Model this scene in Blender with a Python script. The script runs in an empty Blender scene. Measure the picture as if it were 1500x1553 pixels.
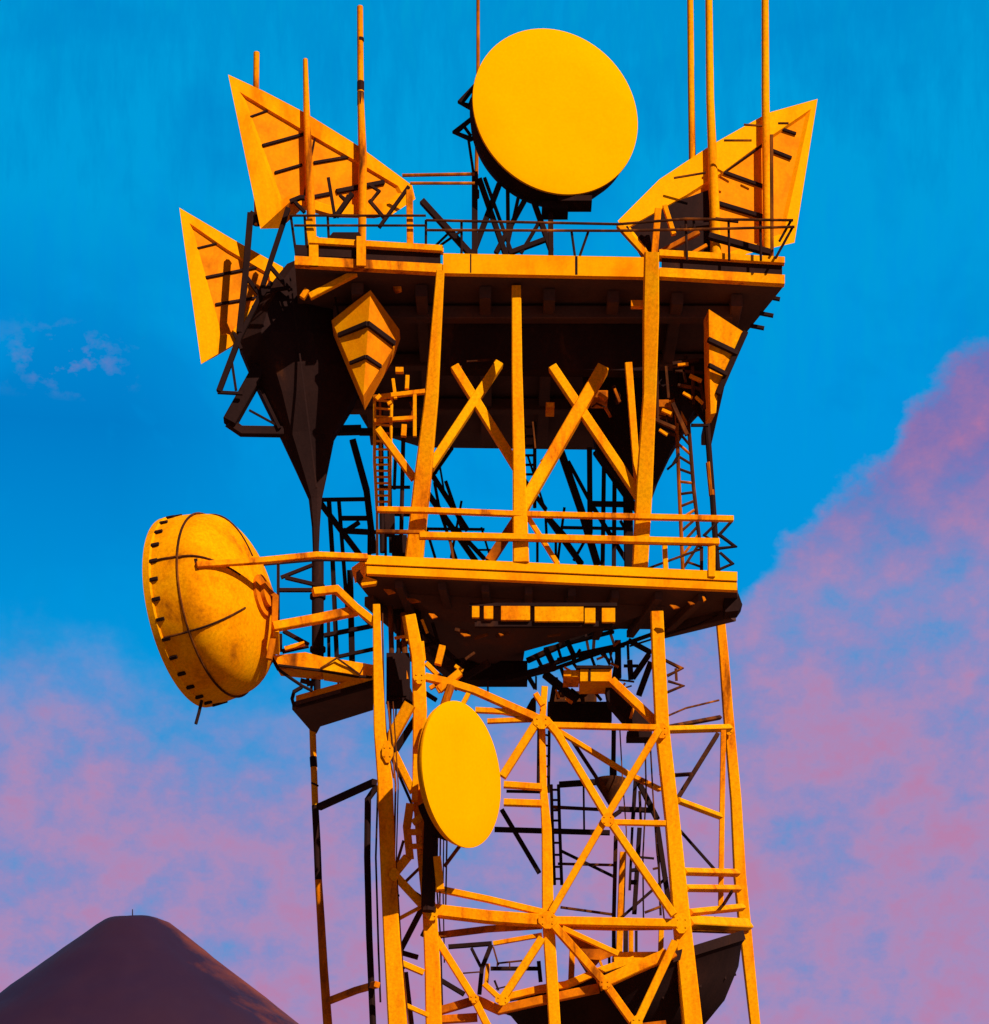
import bpy, math, random
from mathutils import Vector, Matrix
random.seed(7)
S = bpy.context.scene
COL = S.collection
R = math.radians
F, CX, HY, EYE = 4000.0, 750.0, 2400.0, 1.7      # level view camera with a rising front: focal, centre, horizon, eye height

def P(x, y, Y):                      # point at distance Y seen at (x, y)
    return Vector(((x-CX)*Y/F, Y, EYE+(HY-y)*Y/F))
def Pz(x, y, z):                     # point at height z seen at (x, y)
    return P(x, y, (z-EYE)*F/(HY-y))

# ------------------------------------------------------------------ materials
def ramp(nt, stops, interp='LINEAR'):
    n = nt.nodes.new('ShaderNodeValToRGB'); n.color_ramp.interpolation = interp
    e = n.color_ramp.elements
    while len(e) < len(stops): e.new(0.5)
    for k, (p, c) in zip(e, stops):
        k.position = p; k.color = (*c, 1)
    return n
def noise(nt, vec, scale, detail=5, rough=.6, dist=0.0):
    n = nt.nodes.new('ShaderNodeTexNoise'); n.inputs['Scale'].default_value = scale
    n.inputs['Detail'].default_value = detail; n.inputs['Roughness'].default_value = rough
    n.inputs['Distortion'].default_value = dist
    nt.links.new(vec, n.inputs['Vector']); return n
def math_(nt, op, a, b=None, clamp=False):
    n = nt.nodes.new('ShaderNodeMath'); n.operation = op; n.use_clamp = clamp
    for i, v in enumerate((a, b)):
        if v is None: continue
        if isinstance(v, (int, float)): n.inputs[i].default_value = v
        else: nt.links.new(v, n.inputs[i])
    return n.outputs[0]
def mixc(nt, fac, a, b, mode='MIX'):
    n = nt.nodes.new('ShaderNodeMix'); n.data_type = 'RGBA'; n.blend_type = mode
    for sock, v in ((n.inputs[0], fac), (n.inputs[6], a), (n.inputs[7], b)):
        if isinstance(v, (int, float)): sock.default_value = v
        elif isinstance(v, tuple): sock.default_value = (*v, 1)
        else: nt.links.new(v, sock)
    return n.outputs[2]
def paint(name, stops, scale=1.2, stretch=(1, 1, .45), rough=.6, spec=.15, tint=None, bump=.25, fine=.12):
    m = bpy.data.materials.new(name); m.use_nodes = True; nt = m.node_tree
    b = nt.nodes['Principled BSDF']; b.inputs['Roughness'].default_value = rough
    b.inputs['Specular IOR Level'].default_value = spec
    tc = nt.nodes.new('ShaderNodeTexCoord'); mp = nt.nodes.new('ShaderNodeMapping')
    mp.inputs['Scale'].default_value = stretch; nt.links.new(tc.outputs['Object'], mp.inputs['Vector'])
    n1 = noise(nt, mp.outputs[0], scale, 6, .62, .4)
    oi = nt.nodes.new('ShaderNodeObjectInfo')
    f = math_(nt, 'ADD', n1.outputs['Fac'], math_(nt, 'MULTIPLY', math_(nt, 'SUBTRACT', oi.outputs['Random'], .5), .16))
    rp = ramp(nt, stops); nt.links.new(f, rp.inputs[0])
    n2 = noise(nt, tc.outputs['Object'], 22, 4, .7)
    v = nt.nodes.new('ShaderNodeMapRange'); v.inputs[1].default_value = .3; v.inputs[2].default_value = .7
    v.inputs[3].default_value = 1-fine*1.6; v.inputs[4].default_value = 1+fine*.4; nt.links.new(n2.outputs['Fac'], v.inputs[0])
    c = nt.nodes.new('ShaderNodeCombineColor')
    for i in range(3): nt.links.new(v.outputs[0], c.inputs[i])
    nt.links.new(mixc(nt, 1.0, rp.outputs[0], c.outputs[0], 'MULTIPLY'), b.inputs['Base Color'])
    bp = nt.nodes.new('ShaderNodeBump'); bp.inputs['Strength'].default_value = bump; bp.inputs['Distance'].default_value = .01
    n3 = noise(nt, tc.outputs['Object'], 45, 5, .65); nt.links.new(n3.outputs['Fac'], bp.inputs['Height'])
    nt.links.new(bp.outputs[0], b.inputs['Normal'])
    return m
M = {}
M['o'] = paint('weathered_orange_paint', [(.23, (.12, .026, .004)), (.30, (.42, .09, .002)), (.37, (.86, .21, .001)), (.45, (1.0, .30, .0)), (.62, (1.0, .385, .0))], rough=.85, spec=.04, scale=1.7, stretch=(1.6, 1.6, .4), fine=.2)
M['y'] = paint('bright_yellow_orange_paint', [(.28, (.80, .19, .0)), (.38, (.95, .29, .0)), (.5, (1.0, .355, .0)), (.7, (1.0, .40, .0))], fine=.1, bump=.2, scale=1.6, rough=.85, spec=.03)
M['r'] = paint('burnt_orange_paint', [(.32, (.12, .025, .004)), (.45, (.40, .085, .003)), (.58, (.74, .18, .002)), (.72, (.92, .25, .001))], scale=1.8, rough=.85, spec=.04)
M['p'] = paint('ochre_shaded_panel', [(.32, (.66, .165, .003)), (.48, (.88, .24, .003)), (.62, (.95, .28, .002)), (.75, (1, .33, .001))], scale=1.6, stretch=(1, 1, 1), rough=.85, spec=.03)  # deeper orange: recess shading put into the panel colour
M['s'] = paint('sooty_yellow_paint', [(.22, (.12, .035, .006)), (.29, (.45, .12, .003)), (.37, (.90, .27, .0)), (.47, (1.0, .35, .0)), (.7, (1.0, .40, .0))], scale=1.3, stretch=(1, 1, .8), fine=.2, bump=.2, rough=.9, spec=.03)
M['f'] = paint('radome_yellow_cloth', [(.28, (1.0, .36, .0)), (.45, (1.0, .385, .0)), (.7, (1.0, .405, .0))], scale=.8, stretch=(1, 1, 1), fine=.05, bump=.08, rough=.95, spec=.0)
M['d'] = paint('dark_shaded_steel', [(.3, (.019, .0085, .0085)), (.5, (.026, .011, .0105)), (.64, (.034, .013, .011)), (.78, (.11, .032, .011))], scale=1.5, rough=.9, spec=.03)  # dark steel; its colour also carries the shade on far bars and horns
M['u'] = paint('brown_shaded_underside', [(.3, (.075, .036, .034)), (.5, (.09, .042, .038)), (.62, (.105, .046, .040)), (.75, (.15, .05, .035))], scale=1.1, rough=.9, spec=.03, stretch=(1, 1, 1))  # underside shade mixed into the brown of decks, joists and soffits
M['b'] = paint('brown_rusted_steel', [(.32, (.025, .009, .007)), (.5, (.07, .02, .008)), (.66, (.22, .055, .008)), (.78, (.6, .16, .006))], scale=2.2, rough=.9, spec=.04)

# ------------------------------------------------------------------ mesh helpers
def add(name, verts, faces, mat, parent=None, smooth=False):
    off = parent.location if parent is not None and parent.parent is None else Vector((0, 0, 0))
    q = parent
    if parent is not None and parent.parent is not None: off = parent.parent.location
    me = bpy.data.meshes.new(name)
    me.from_pydata([Vector(v)-off for v in verts], [], faces); me.update()
    import bmesh
    bm = bmesh.new(); bm.from_mesh(me); bmesh.ops.recalc_face_normals(bm, faces=bm.faces); bm.to_mesh(me); bm.free()
    if smooth:
        me.polygons.foreach_set('use_smooth', [True]*len(me.polygons))
        try: me.set_sharp_from_angle(angle=R(35))
        except Exception: pass
    me.materials.append(M[mat] if isinstance(mat, str) else mat)
    o = bpy.data.objects.new(name, me); COL.objects.link(o)
    if parent is not None: o.parent = parent
    return o
def tag(o, label, cat, group=None, kind=None):
    if label: o['label'] = label
    if cat: o['category'] = cat
    if group: o['group'] = group
    if kind: o['kind'] = kind
    return o
def thing(name, label, cat, loc, group=None):
    o = bpy.data.objects.new(name, None); COL.objects.link(o); o.location = loc; o.empty_display_size = .2
    return tag(o, label, cat, group)

class MB:                            # collects shapes into one mesh
    def __init__(s): s.v, s.f = [], []
    def sweep(s, pts, ws, prof='box', ref=None, n=8):
        pts = [Vector(p) for p in pts]
        if not isinstance(ws, (list, tuple)): ws = [ws]*len(pts)
        base = len(s.v); k = None
        ref = Vector((0, 1, 0)) if ref is None else ref
        for i, p in enumerate(pts):
            a, b = pts[max(i-1, 0)], pts[min(i+1, len(pts)-1)]
            d = (b-a).normalized()
            u = d.cross(ref)
            if u.length < .05: u = d.cross(Vector((1, 0, 0)))
            u.normalize(); w = u.cross(d).normalized(); h = ws[i]/2
            if 0 < i < len(pts)-1:   # mitre
                c = max(.6, abs(d.dot((pts[i+1]-p).normalized()))); h /= c
            if prof == 'box':
                c = h*.84
                ring = [(h, c), (c, h), (-c, h), (-h, c), (-h, -c), (-c, -h), (c, -h), (h, -c)]
            else:
                ring = [(h*math.cos(2*math.pi*j/n), h*math.sin(2*math.pi*j/n)) for j in range(n)]
            k = len(ring)
            s.v += [p+u*x+w*y for x, y in ring]
        for i in range(len(pts)-1):
            for j in range(k):
                a = base+i*k+j; b = base+i*k+(j+1) % k
                s.f.append((a, b, b+k, a+k))
        s.f.append(tuple(base+j for j in range(k))); s.f.append(tuple(base+(len(pts)-1)*k+j for j in reversed(range(k))))
        return s
    def prism(s, front, back):       # two loops of equal length, joined and capped
        n = len(front); b = len(s.v)
        s.v += [Vector(p) for p in front]+[Vector(p) for p in back]
        s.f.append(tuple(b+i for i in range(n))); s.f.append(tuple(b+n+i for i in reversed(range(n))))
        for i in range(n):
            j = (i+1) % n; s.f.append((b+i, b+n+i, b+n+j, b+j))
        return s
    def lathe(s, o, ax, prof, n=64, cap0=True, cap1=True):
        ax = ax.normalized(); u = ax.cross(Vector((0, 0, 1))).normalized(); w = u.cross(ax)
        b = len(s.v)
        for t, r in prof:
            s.v += [o+ax*t+(u*math.cos(2*math.pi*j/n)+w*math.sin(2*math.pi*j/n))*r for j in range(n)]
        for i in range(len(prof)-1):
            for j in range(n):
                a = b+i*n+j; c = b+i*n+(j+1) % n
                s.f.append((a, c, c+n, a+n))
        if cap0: s.f.append(tuple(b+j for j in range(n)))
        if cap1: s.f.append(tuple(b+(len(prof)-1)*n+j for j in reversed(range(n))))
        return s
    def build(s, name, mat, parent=None, smooth=False):
        return add(name, s.v, s.f, mat, parent, smooth)

def bar(par, name, pts, w, Y, mat='o', prof='box', label=None):
    """member through picture points at distance(s) Y; widths in picture px at that distance"""
    n = len(pts)
    Ys = list(Y) if isinstance(Y, (list, tuple)) else [Y]*n
    if len(Ys) == 2 and n > 2: Ys = [Ys[0]+(Ys[1]-Ys[0])*i/(n-1) for i in range(n)]
    ws = list(w) if isinstance(w, (list, tuple)) else [w]*n
    if len(ws) == 2 and n > 2: ws = [ws[0]+(ws[1]-ws[0])*i/(n-1) for i in range(n)]
    o = MB().sweep([P(x, y, d) for (x, y), d in zip(pts, Ys)], [q*d/F for q, d in zip(ws, Ys)], prof).build(name, mat, par, prof != 'box')
    if label: o['label'] = label
    return o
def bars(par, name, rows, Y, mat='o', prof='box'):
    for r in rows:
        pts = [(r[i], r[i+1]) for i in range(0, len(r)-1, 2)]
        bar(par, name, pts, r[-1], Y, mat, prof)
def box(par, name, x0, y0, x1, y1, Y, dep, mat='d', taper=0):
    """a box whose front face fills x0..x1, y0..y1 at distance Y, dep metres deep"""
    fr = [P(x0, y0, Y), P(x1, y0, Y), P(x1, y1, Y), P(x0, y1, Y)]
    return MB().prism(fr, [p+Vector((0, dep, 0)) for p in fr]).build(name, mat, par)
def plate(par, name, pts, Y, dep, mat, bk=None):
    Ys = list(Y) if isinstance(Y, (list, tuple)) else [Y]*len(pts)
    fr = [P(x, y, d) for (x, y), d in zip(pts, Ys)]
    v = Vector((0, dep, 0)) if bk is None else bk
    return MB().prism(fr, [p+v for p in fr]).build(name, mat, par)
def gusset(par, x, y, w, h, Y, mat='o'):
    p = P(x, y, Y); a = w*Y/F*.33; b = h*Y/F*.33; m = MB()
    c = .3
    loop = [(-a, -b*c), (-a*c, -b), (a*c, -b), (a, -b*c), (a, b*c), (a*c, b), (-a*c, b), (-a, b*c)]
    fr = [p+Vector((i, 0, j)) for i, j in loop]
    m.prism(fr, [q+Vector((0, .02, 0)) for q in fr])
    for i, j in ((-.5, -.4), (.5, -.4), (-.5, .4), (.5, .4)):
        q = p+Vector((i*a, -.012, j*b)); m.sweep([q, q+Vector((0, .02, 0))], .028, 'rod', Vector((0, 0, 1)), 6)
    return m.build('gusset_plate', mat, par)
def ladder(label, railA, railB, wr, n, Y, mats, group='ladders on the tower', extra=None):
    """two stiles through picture points and n rungs between them"""
    base = P(*railA[-1], Y)
    t = thing('ladder', label, 'ladder', base, group)
    bar(t, 'stile', railA, wr, Y, mats[0], 'rod'); bar(t, 'stile', railB, wr, Y, mats[1], 'rod')
    def lerp(pl, f):
        L = (len(pl)-1)*f; i = min(int(L), len(pl)-2); g = L-i
        return (pl[i][0]+(pl[i+1][0]-pl[i][0])*g, pl[i][1]+(pl[i+1][1]-pl[i][1])*g)
    for k in range(n):
        f = (k+.5)/n
        bar(t, 'rung', [lerp(railA, f), lerp(railB, f)], wr*.72, Y, mats[2] if k % 3 else mats[0], 'rod')
    return t

# ------------------------------------------------------------------ world, sun, camera
SUN_EL, SUN_AZ = 36.0, 38.0          # sun to the right of and behind the camera
w = bpy.data.worlds.new('World'); S.world = w; w.use_nodes = True; nt = w.node_tree
bg = nt.nodes['Background']; bg.inputs['Strength'].default_value = .1
sky = nt.nodes.new('ShaderNodeTexSky'); sky.sky_type = 'NISHITA'; sky.sun_disc = False
sky.sun_elevation = R(SUN_EL); sky.sun_rotation = R(180-SUN_AZ)
tc = nt.nodes.new('ShaderNodeTexCoord')
sp = nt.nodes.new('ShaderNodeSeparateXYZ'); nt.links.new(tc.outputs['Generated'], sp.inputs[0])
dx, dy, dz = sp.outputs
# bearing and elevation of the view direction (radians)
az = math_(nt, 'ARCTAN2', dx, dy)
el = math_(nt, 'ARCSINE', dz)
tel = math_(nt, 'TANGENT', el)
cz = nt.nodes.new('ShaderNodeCombineXYZ')
nt.links.new(az, cz.inputs[0]); nt.links.new(tel, cz.inputs[1])
V = cz.outputs[0]
nA = noise(nt, V, 15, 5, .55, .3).outputs['Fac']       # big cloud shapes
mpt = nt.nodes.new('ShaderNodeMapping'); mpt.inputs['Scale'].default_value = (1, 1.2, 1); nt.links.new(V, mpt.inputs[0])
nB = noise(nt, mpt.outputs[0], 58, 5, .6, .0).outputs['Fac']        # tufts, wider than tall
mpc = nt.nodes.new('ShaderNodeMapping'); mpc.inputs['Location'].default_value = (.31, .12, .2); nt.links.new(V, mpc.inputs[0])
nC = noise(nt, mpc.outputs[0], 24, 3, .55, .3).outputs['Fac']        # colour patches
nG = noise(nt, mpt.outputs[0], 420, 3, .7).outputs['Fac']            # fine grain
mpb = nt.nodes.new('ShaderNodeMapping'); mpb.inputs['Scale'].default_value = (1, .2, 1); nt.links.new(V, mpb.inputs[0])
nD = noise(nt, mpb.outputs[0], 110, 4, .7).outputs['Fac']  # streaks
# top of the cloud bank (tan elevation) along the bearing
fc = nt.nodes.new('ShaderNodeFloatCurve')
cv = fc.mapping.curves[0]
def bank(x): return max(0, min(1, (x-CX)/F/.5+.5))
prof = [(-800, 1010), (0, 1045), (140, 1030), (260, 1070), (420, 1100), (700, 1060), (960, 1010), (1120, 905), (1170, 850), (1200, 808), (1270, 748), (1338, 716), (1352, 690), (1385, 630), (1415, 600), (1470, 560), (1500, 545), (1750, 420), (2300, 380)]
pts = [(bank(x), (HY-y)/F) for x, y in prof]
pts = [(0.0, pts[0][1])]+pts+[(1.0, pts[-1][1])]
while len(cv.points) < len(pts): cv.points.new(.5, .5)
for k, (x, y) in zip(cv.points, pts): k.location = (x, y); k.handle_type = 'AUTO'
fc.mapping.update()
nt.links.new(math_(nt, 'ADD', math_(nt, 'MULTIPLY', az, 2.0), .5, True), fc.inputs['Value'])
d0 = math_(nt, 'SUBTRACT', fc.outputs[0], tel)
def tent(v, c, hw):      # 1 at c, 0 beyond c +- hw
    return math_(nt, 'SUBTRACT', 1.0, math_(nt, 'DIVIDE', math_(nt, 'ABSOLUTE', math_(nt, 'SUBTRACT', v, c)), hw), True)
d1 = math_(nt, 'ADD', d0, math_(nt, 'MULTIPLY', math_(nt, 'SUBTRACT', nA, .5), .04))
d2 = math_(nt, 'ADD', d1, math_(nt, 'MULTIPLY', math_(nt, 'SUBTRACT', nB, .5), .030))
east = math_(nt, 'MULTIPLY', math_(nt, 'ADD', az, .02), 9.0, True)          # 0 on the left .. 1 on the right
width = math_(nt, 'SUBTRACT', .052, math_(nt, 'MULTIPLY', east, .041))
mr = nt.nodes.new('ShaderNodeMapRange'); mr.interpolation_type = 'SMOOTHSTEP'
mr.inputs[1].default_value = -.5; mr.inputs[2].default_value = .8; nt.links.new(math_(nt, 'DIVIDE', d2, width), mr.inputs[0])
mask = mr.outputs[0]
# clear blue with faint streaks; a deeper blue drift low on the left
gb = ramp(nt, [(.30, (.0, .30, .70)), (.44, (.0, .30, .735)), (.53, (.0, .335, .71)), (.59, (.0, .285, .65)), (.66, (.0, .335, .66))])
nt.links.new(math_(nt, 'ADD', tel, math_(nt, 'MULTIPLY', math_(nt, 'SUBTRACT', nD, .5), .22)), gb.inputs[0])
drift = math_(nt, 'MULTIPLY', tent(tel, .435, .085), math_(nt, 'MULTIPLY', math_(nt, 'SUBTRACT', -.05, az), 11.0, True))
drift = math_(nt, 'MULTIPLY', drift, math_(nt, 'MULTIPLY', math_(nt, 'SUBTRACT', nA, .30), 4.5, True), True)
edge_ = math_(nt, 'MULTIPLY', tent(d0, -.018, .03), .45)
blue = mixc(nt, math_(nt, 'MAXIMUM', drift, math_(nt, 'MULTIPLY', math_(nt, 'SUBTRACT', nA, .5, True), 2.2, True)), gb.outputs[0], (.0, .20, .575))
wisp = math_(nt, 'MULTIPLY', math_(nt, 'MULTIPLY', tent(tel, .458, .016), tent(az, -.160, .03)), math_(nt, 'MULTIPLY', math_(nt, 'SUBTRACT', nB, .52, True), 7.0, True))
blue = mixc(nt, wisp, blue, (.22, .20, .50))
# colours inside the bank
pinkf = math_(nt, 'ADD', math_(nt, 'MULTIPLY', math_(nt, 'SUBTRACT', nC, .5), .78), math_(nt, 'MULTIPLY', math_(nt, 'SUBTRACT', nB, .5), .78))
pinkf = math_(nt, 'ADD', math_(nt, 'ADD', pinkf, .5), math_(nt, 'MULTIPLY', math_(nt, 'SUBTRACT', nG, .5), .16))
gap = math_(nt, 'MULTIPLY', tent(tel, .362, .04), math_(nt, 'MULTIPLY', math_(nt, 'SUBTRACT', az, .06), 14.0, True))
gl = math_(nt, 'MULTIPLY', math_(nt, 'SUBTRACT', .292, tel), 2.1)
gr_ = math_(nt, 'ADD', math_(nt, 'MULTIPLY', math_(nt, 'SUBTRACT', .33, tel), .5), .06)
grad = math_(nt, 'ADD', math_(nt, 'MULTIPLY', gl, math_(nt, 'SUBTRACT', 1.0, east)), math_(nt, 'MULTIPLY', gr_, east))
pinkl = math_(nt, 'ADD', pinkf, grad)
pinkl = math_(nt, 'SUBTRACT', pinkl, math_(nt, 'MULTIPLY', gap, .17))
rc = ramp(nt, [(.12, (.03, .29, .68)), (.30, (.14, .28, .61)), (.46, (.265, .255, .55)), (.62, (.40, .25, .49)), (.80, (.48, .215, .41))])
nt.links.new(pinkl, rc.inputs[0])
bankc = rc.outputs[0]
# the higher part of the bank on the right is a deeper violet
deep = math_(nt, 'MULTIPLY', math_(nt, 'SUBTRACT', tel, .372, True), 18.0, True)
rd = ramp(nt, [(.26, (.12, .18, .50)), (.42, (.20, .165, .46)), (.58, (.30, .17, .42)), (.74, (.44, .18, .38))])
nt.links.new(pinkf, rd.inputs[0])
bankc = mixc(nt, deep, bankc, rd.outputs[0])
seen = mixc(nt, mask, blue, bankc)
# the unseen rest of the dome: dark violet, invented to keep shadow fill low
behind = math_(nt, 'MULTIPLY', math_(nt, 'SUBTRACT', math_(nt, 'ABSOLUTE', az), .5, True), 2.0, True)
high = math_(nt, 'MULTIPLY', math_(nt, 'SUBTRACT', el, .62, True), 3.0, True)
rest = mixc(nt, nC, (.05, .045, .10), (.10, .06, .10))
allc = mixc(nt, math_(nt, 'MAXIMUM', behind, high), seen, rest)
low = math_(nt, 'MULTIPLY', math_(nt, 'SUBTRACT', .02, dz), 30, True)
allc = mixc(nt, low, allc, (.05, .03, .03))
scaled = mixc(nt, 1.0, allc, (9.2, 9.2, 9.2), 'MULTIPLY')
tot = mixc(nt, 1.0, scaled, mixc(nt, 1.0, sky.outputs[0], (.0, .03, .045), 'MULTIPLY'), 'ADD')
nt.links.new(tot, bg.inputs['Color'])

sun = bpy.data.lights.new('sun', 'SUN'); sun.energy = 5.0; sun.angle = R(.5); sun.color = (1, .91, .72)
so = bpy.data.objects.new('sun', sun); COL.objects.link(so)
sd = Vector((math.sin(R(SUN_AZ))*math.cos(R(SUN_EL)), -math.cos(R(SUN_AZ))*math.cos(R(SUN_EL)), math.sin(R(SUN_EL))))
so.rotation_euler = sd.to_track_quat('Z', 'Y').to_euler(); so.location = (20, -20, 30)

cam = bpy.data.cameras.new('camera'); co = bpy.data.objects.new('camera', cam); COL.objects.link(co)
co.location = (0, 0, EYE); co.rotation_euler = (R(90), 0, 0)
cam.sensor_fit = 'AUTO'; cam.sensor_width = 36; cam.lens = F/1553*36
cam.shift_y = (HY-776.5)/1553; cam.clip_start = .5; cam.clip_end = 30000
S.camera = co
S.view_settings.view_transform = 'Standard'; S.view_settings.look = 'None'; S.view_settings.exposure = .08; S.view_settings.gamma = 1

# ------------------------------------------------------------------ ground and hill
mg = paint('dry_ground', [(.3, (.13, .08, .06)), (.5, (.18, .11, .08)), (.7, (.22, .14, .10))], scale=.05, stretch=(1, 1, 1))
tag(add('ground', [(-9000, -4000, 0), (9000, -4000, 0), (9000, 14000, 0), (-9000, 14000, 0)], [(0, 1, 2, 3)], mg), None, None, kind='structure')
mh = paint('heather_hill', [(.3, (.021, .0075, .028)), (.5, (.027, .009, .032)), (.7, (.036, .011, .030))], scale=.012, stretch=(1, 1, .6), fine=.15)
HYd = 1500.0
def rim_light(m, cx, cy):             # red rim light painted into the colour of the hill's eastern flank
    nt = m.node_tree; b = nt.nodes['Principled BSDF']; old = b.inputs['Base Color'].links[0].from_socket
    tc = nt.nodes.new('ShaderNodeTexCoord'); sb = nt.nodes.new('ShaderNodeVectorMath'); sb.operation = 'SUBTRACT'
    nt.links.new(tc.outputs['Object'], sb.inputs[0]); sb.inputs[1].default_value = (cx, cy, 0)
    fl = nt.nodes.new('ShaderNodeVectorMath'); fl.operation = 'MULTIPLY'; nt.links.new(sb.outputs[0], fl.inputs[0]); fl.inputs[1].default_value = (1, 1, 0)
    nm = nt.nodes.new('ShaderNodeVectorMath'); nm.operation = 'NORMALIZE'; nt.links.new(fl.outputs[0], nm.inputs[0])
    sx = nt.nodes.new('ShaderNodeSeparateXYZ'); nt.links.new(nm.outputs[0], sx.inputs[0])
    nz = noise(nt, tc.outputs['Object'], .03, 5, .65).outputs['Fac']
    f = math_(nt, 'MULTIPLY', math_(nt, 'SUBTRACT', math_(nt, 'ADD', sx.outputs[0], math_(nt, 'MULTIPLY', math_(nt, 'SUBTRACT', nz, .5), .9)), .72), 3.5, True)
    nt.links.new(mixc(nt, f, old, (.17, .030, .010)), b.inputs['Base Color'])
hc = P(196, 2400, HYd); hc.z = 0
rim_light(mh, hc.x, hc.y)
from mathutils import noise as mn
hv, hf = [], []
NR, NA = 110, 200
for i in range(NR+1):
    rr = 700*(i/NR)**1.15
    for j in range(NA):
        a = 2*math.pi*j/NA
        c, s_ = math.cos(a)*rr, math.sin(a)*rr
        q = max(0, rr-17-4*math.cos(a)); k = .81-.005*math.cos(a)
        h = 377.3-k*(math.sqrt(q*q+2.5*2.5)-2.5)-.012*min(rr, 22)
        h += (mn.fractal(Vector((c*.03, s_*.03, 3)), 1, 2, 6)*1.5+mn.noise(Vector((c*.008, s_*.008, 1)))*2)*min(1, rr/60)
        hv.append((hc.x+c, hc.y+s_, max(-2, h)))
for i in range(NR):
    for j in range(NA):
        a = i*NA+j; b = i*NA+(j+1) % NA
        hf.append((a, b, b+NA, a+NA))
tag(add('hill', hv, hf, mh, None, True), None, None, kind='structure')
hm = thing('hill_mast', 'tiny thin mast standing on the summit of the dark hill', 'mast', (P(201, 1400, HYd)))
MB().sweep([P(201, 1404, HYd), P(201, 1379, HYd)], [1.0, .5], 'rod').build('pole', 'd', hm)
MB().sweep([P(201, 1404, HYd), P(201, 1393, HYd)], [3.4, 2.6], 'box').build('hut', 'd', hm)

# ------------------------------------------------------------------ the steel tower, lower lattice
tw = thing('lattice_tower', 'tall tapering orange steel lattice tower carrying platforms and antennas', 'tower', (1.0, 41.5, 0))
def leg(pts, ws, Y, mat='o'):
    p3 = [P(x, y, Y) for x, y in pts]; w3 = [q*Y/F for q in ws]
    d = (p3[-1]-p3[-2]); t = p3[-1].z/max(.01, -d.z)
    d2 = Vector((d.x*.6, 0, d.z)) * t
    p3.append(p3[-1]+d2); w3.append(w3[-1]*1.15)
    return MB().sweep(p3, w3).build('leg', mat, tw)
leg([(571, 918), (573, 1010), (576, 1110), (584, 1185), (588, 1300), (594, 1420), (603, 1553)], [11, 14, 18, 23, 23, 25, 29], 39.9)
leg([(622, 935), (634, 1000), (637, 1075), (634, 1200), (640, 1300), (652, 1385), (656, 1470), (658, 1553)], [17, 20, 21, 17, 14, 22, 24, 25], 40.35)
leg([(996, 930), (999, 1005), (1004, 1105), (1020, 1250), (1033, 1392), (1050, 1553)], [19, 20, 21, 22, 26, 29], 40.9)
leg([(1091, 925), (1098, 1000), (1104, 1080), (1116, 1214), (1122, 1330), (1130, 1410), (1145, 1553)], [13, 14, 15, 16, 18, 18, 15], 44.8)
leg([(826, 1042), (822, 1100), (824, 1195), (829, 1260), (831, 1390), (836, 1470), (841, 1553)], [10, 10, 11, 15, 18, 18, 18], 40.55)
bar(tw, 'leg', [(1097, 1108), (1095, 1240), (1093, 1374)], 8, 43.6)
Yl = 40.4
bars(tw, 'brace', [   # orange bracing of the front face
    (645, 1027, 683, 1036, 721, 1048, 818, 1091, 11), (711, 1051, 702, 1068, 7), (815, 1094, 762, 1178, 12),
    (828, 1092, 846, 1114, 924, 1244, 1022, 1388, 11), (1000, 1106, 921, 1237, 836, 1384, 10.5),
    (662, 1424, 719, 1515, 738, 1553, 778, 1620, 11), (822, 1423, 762, 1515, 12), (734, 1492, 764, 1520, 8),
    (840, 1404, 918, 1492, 945, 1530, 1010, 1620, 12), (1024, 1428, 966, 1552, 940, 1605, 12.5),
    (698, 1020, 666, 1046, 11), (671, 980, 664, 1008, 10), (641, 973, 644, 1002, 4),
    (812, 1052, 823, 1070, 8), (853, 1408, 938, 1447, 8)], Yl)
bars(tw, 'brace', [(836, 1102, 953, 1174, 1000, 1197, 7), (1028, 1214, 1092, 1238, 8)], [41.2, 43.4])
bars(tw, 'girt', [(721, 1077, 762, 1079, 800, 1086, 8), (739, 1094, 812, 1091, 7), (828, 1100, 1000, 1104, 8.5),
    (764, 1190, 822, 1194, 9.5), (764, 1217, 822, 1219, 10), (924, 1247, 1010, 1249, 8),
    (656, 1381, 740, 1391, 836, 1398, 18), (654, 1346, 740, 1364, 824, 1384, 9.5)], Yl+.05)
bars(tw, 'girt', [(660, 1419, 740, 1409, 822, 1404, 9), (846, 1406, 930, 1408, 1020, 1407, 6)], Yl+.25, 'r')
bars(tw, 'girt', [(838, 1397, 1026, 1401, 13), (748, 1431, 822, 1418, 6.5)], Yl+.1)
bars(tw, 'girt', [(1010, 1107, 1106, 1104, 9), (1037, 1322, 1118, 1324, 9.5), (1040, 1347, 1120, 1348, 9), (1042, 1399, 1132, 1404, 17), (1046, 1384, 1126, 1376, 9)], [40.9, 44.5])
bars(tw, 'girt', [(1042, 1410, 1132, 1413, 6)], [40.95, 44.5], 'r')
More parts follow.
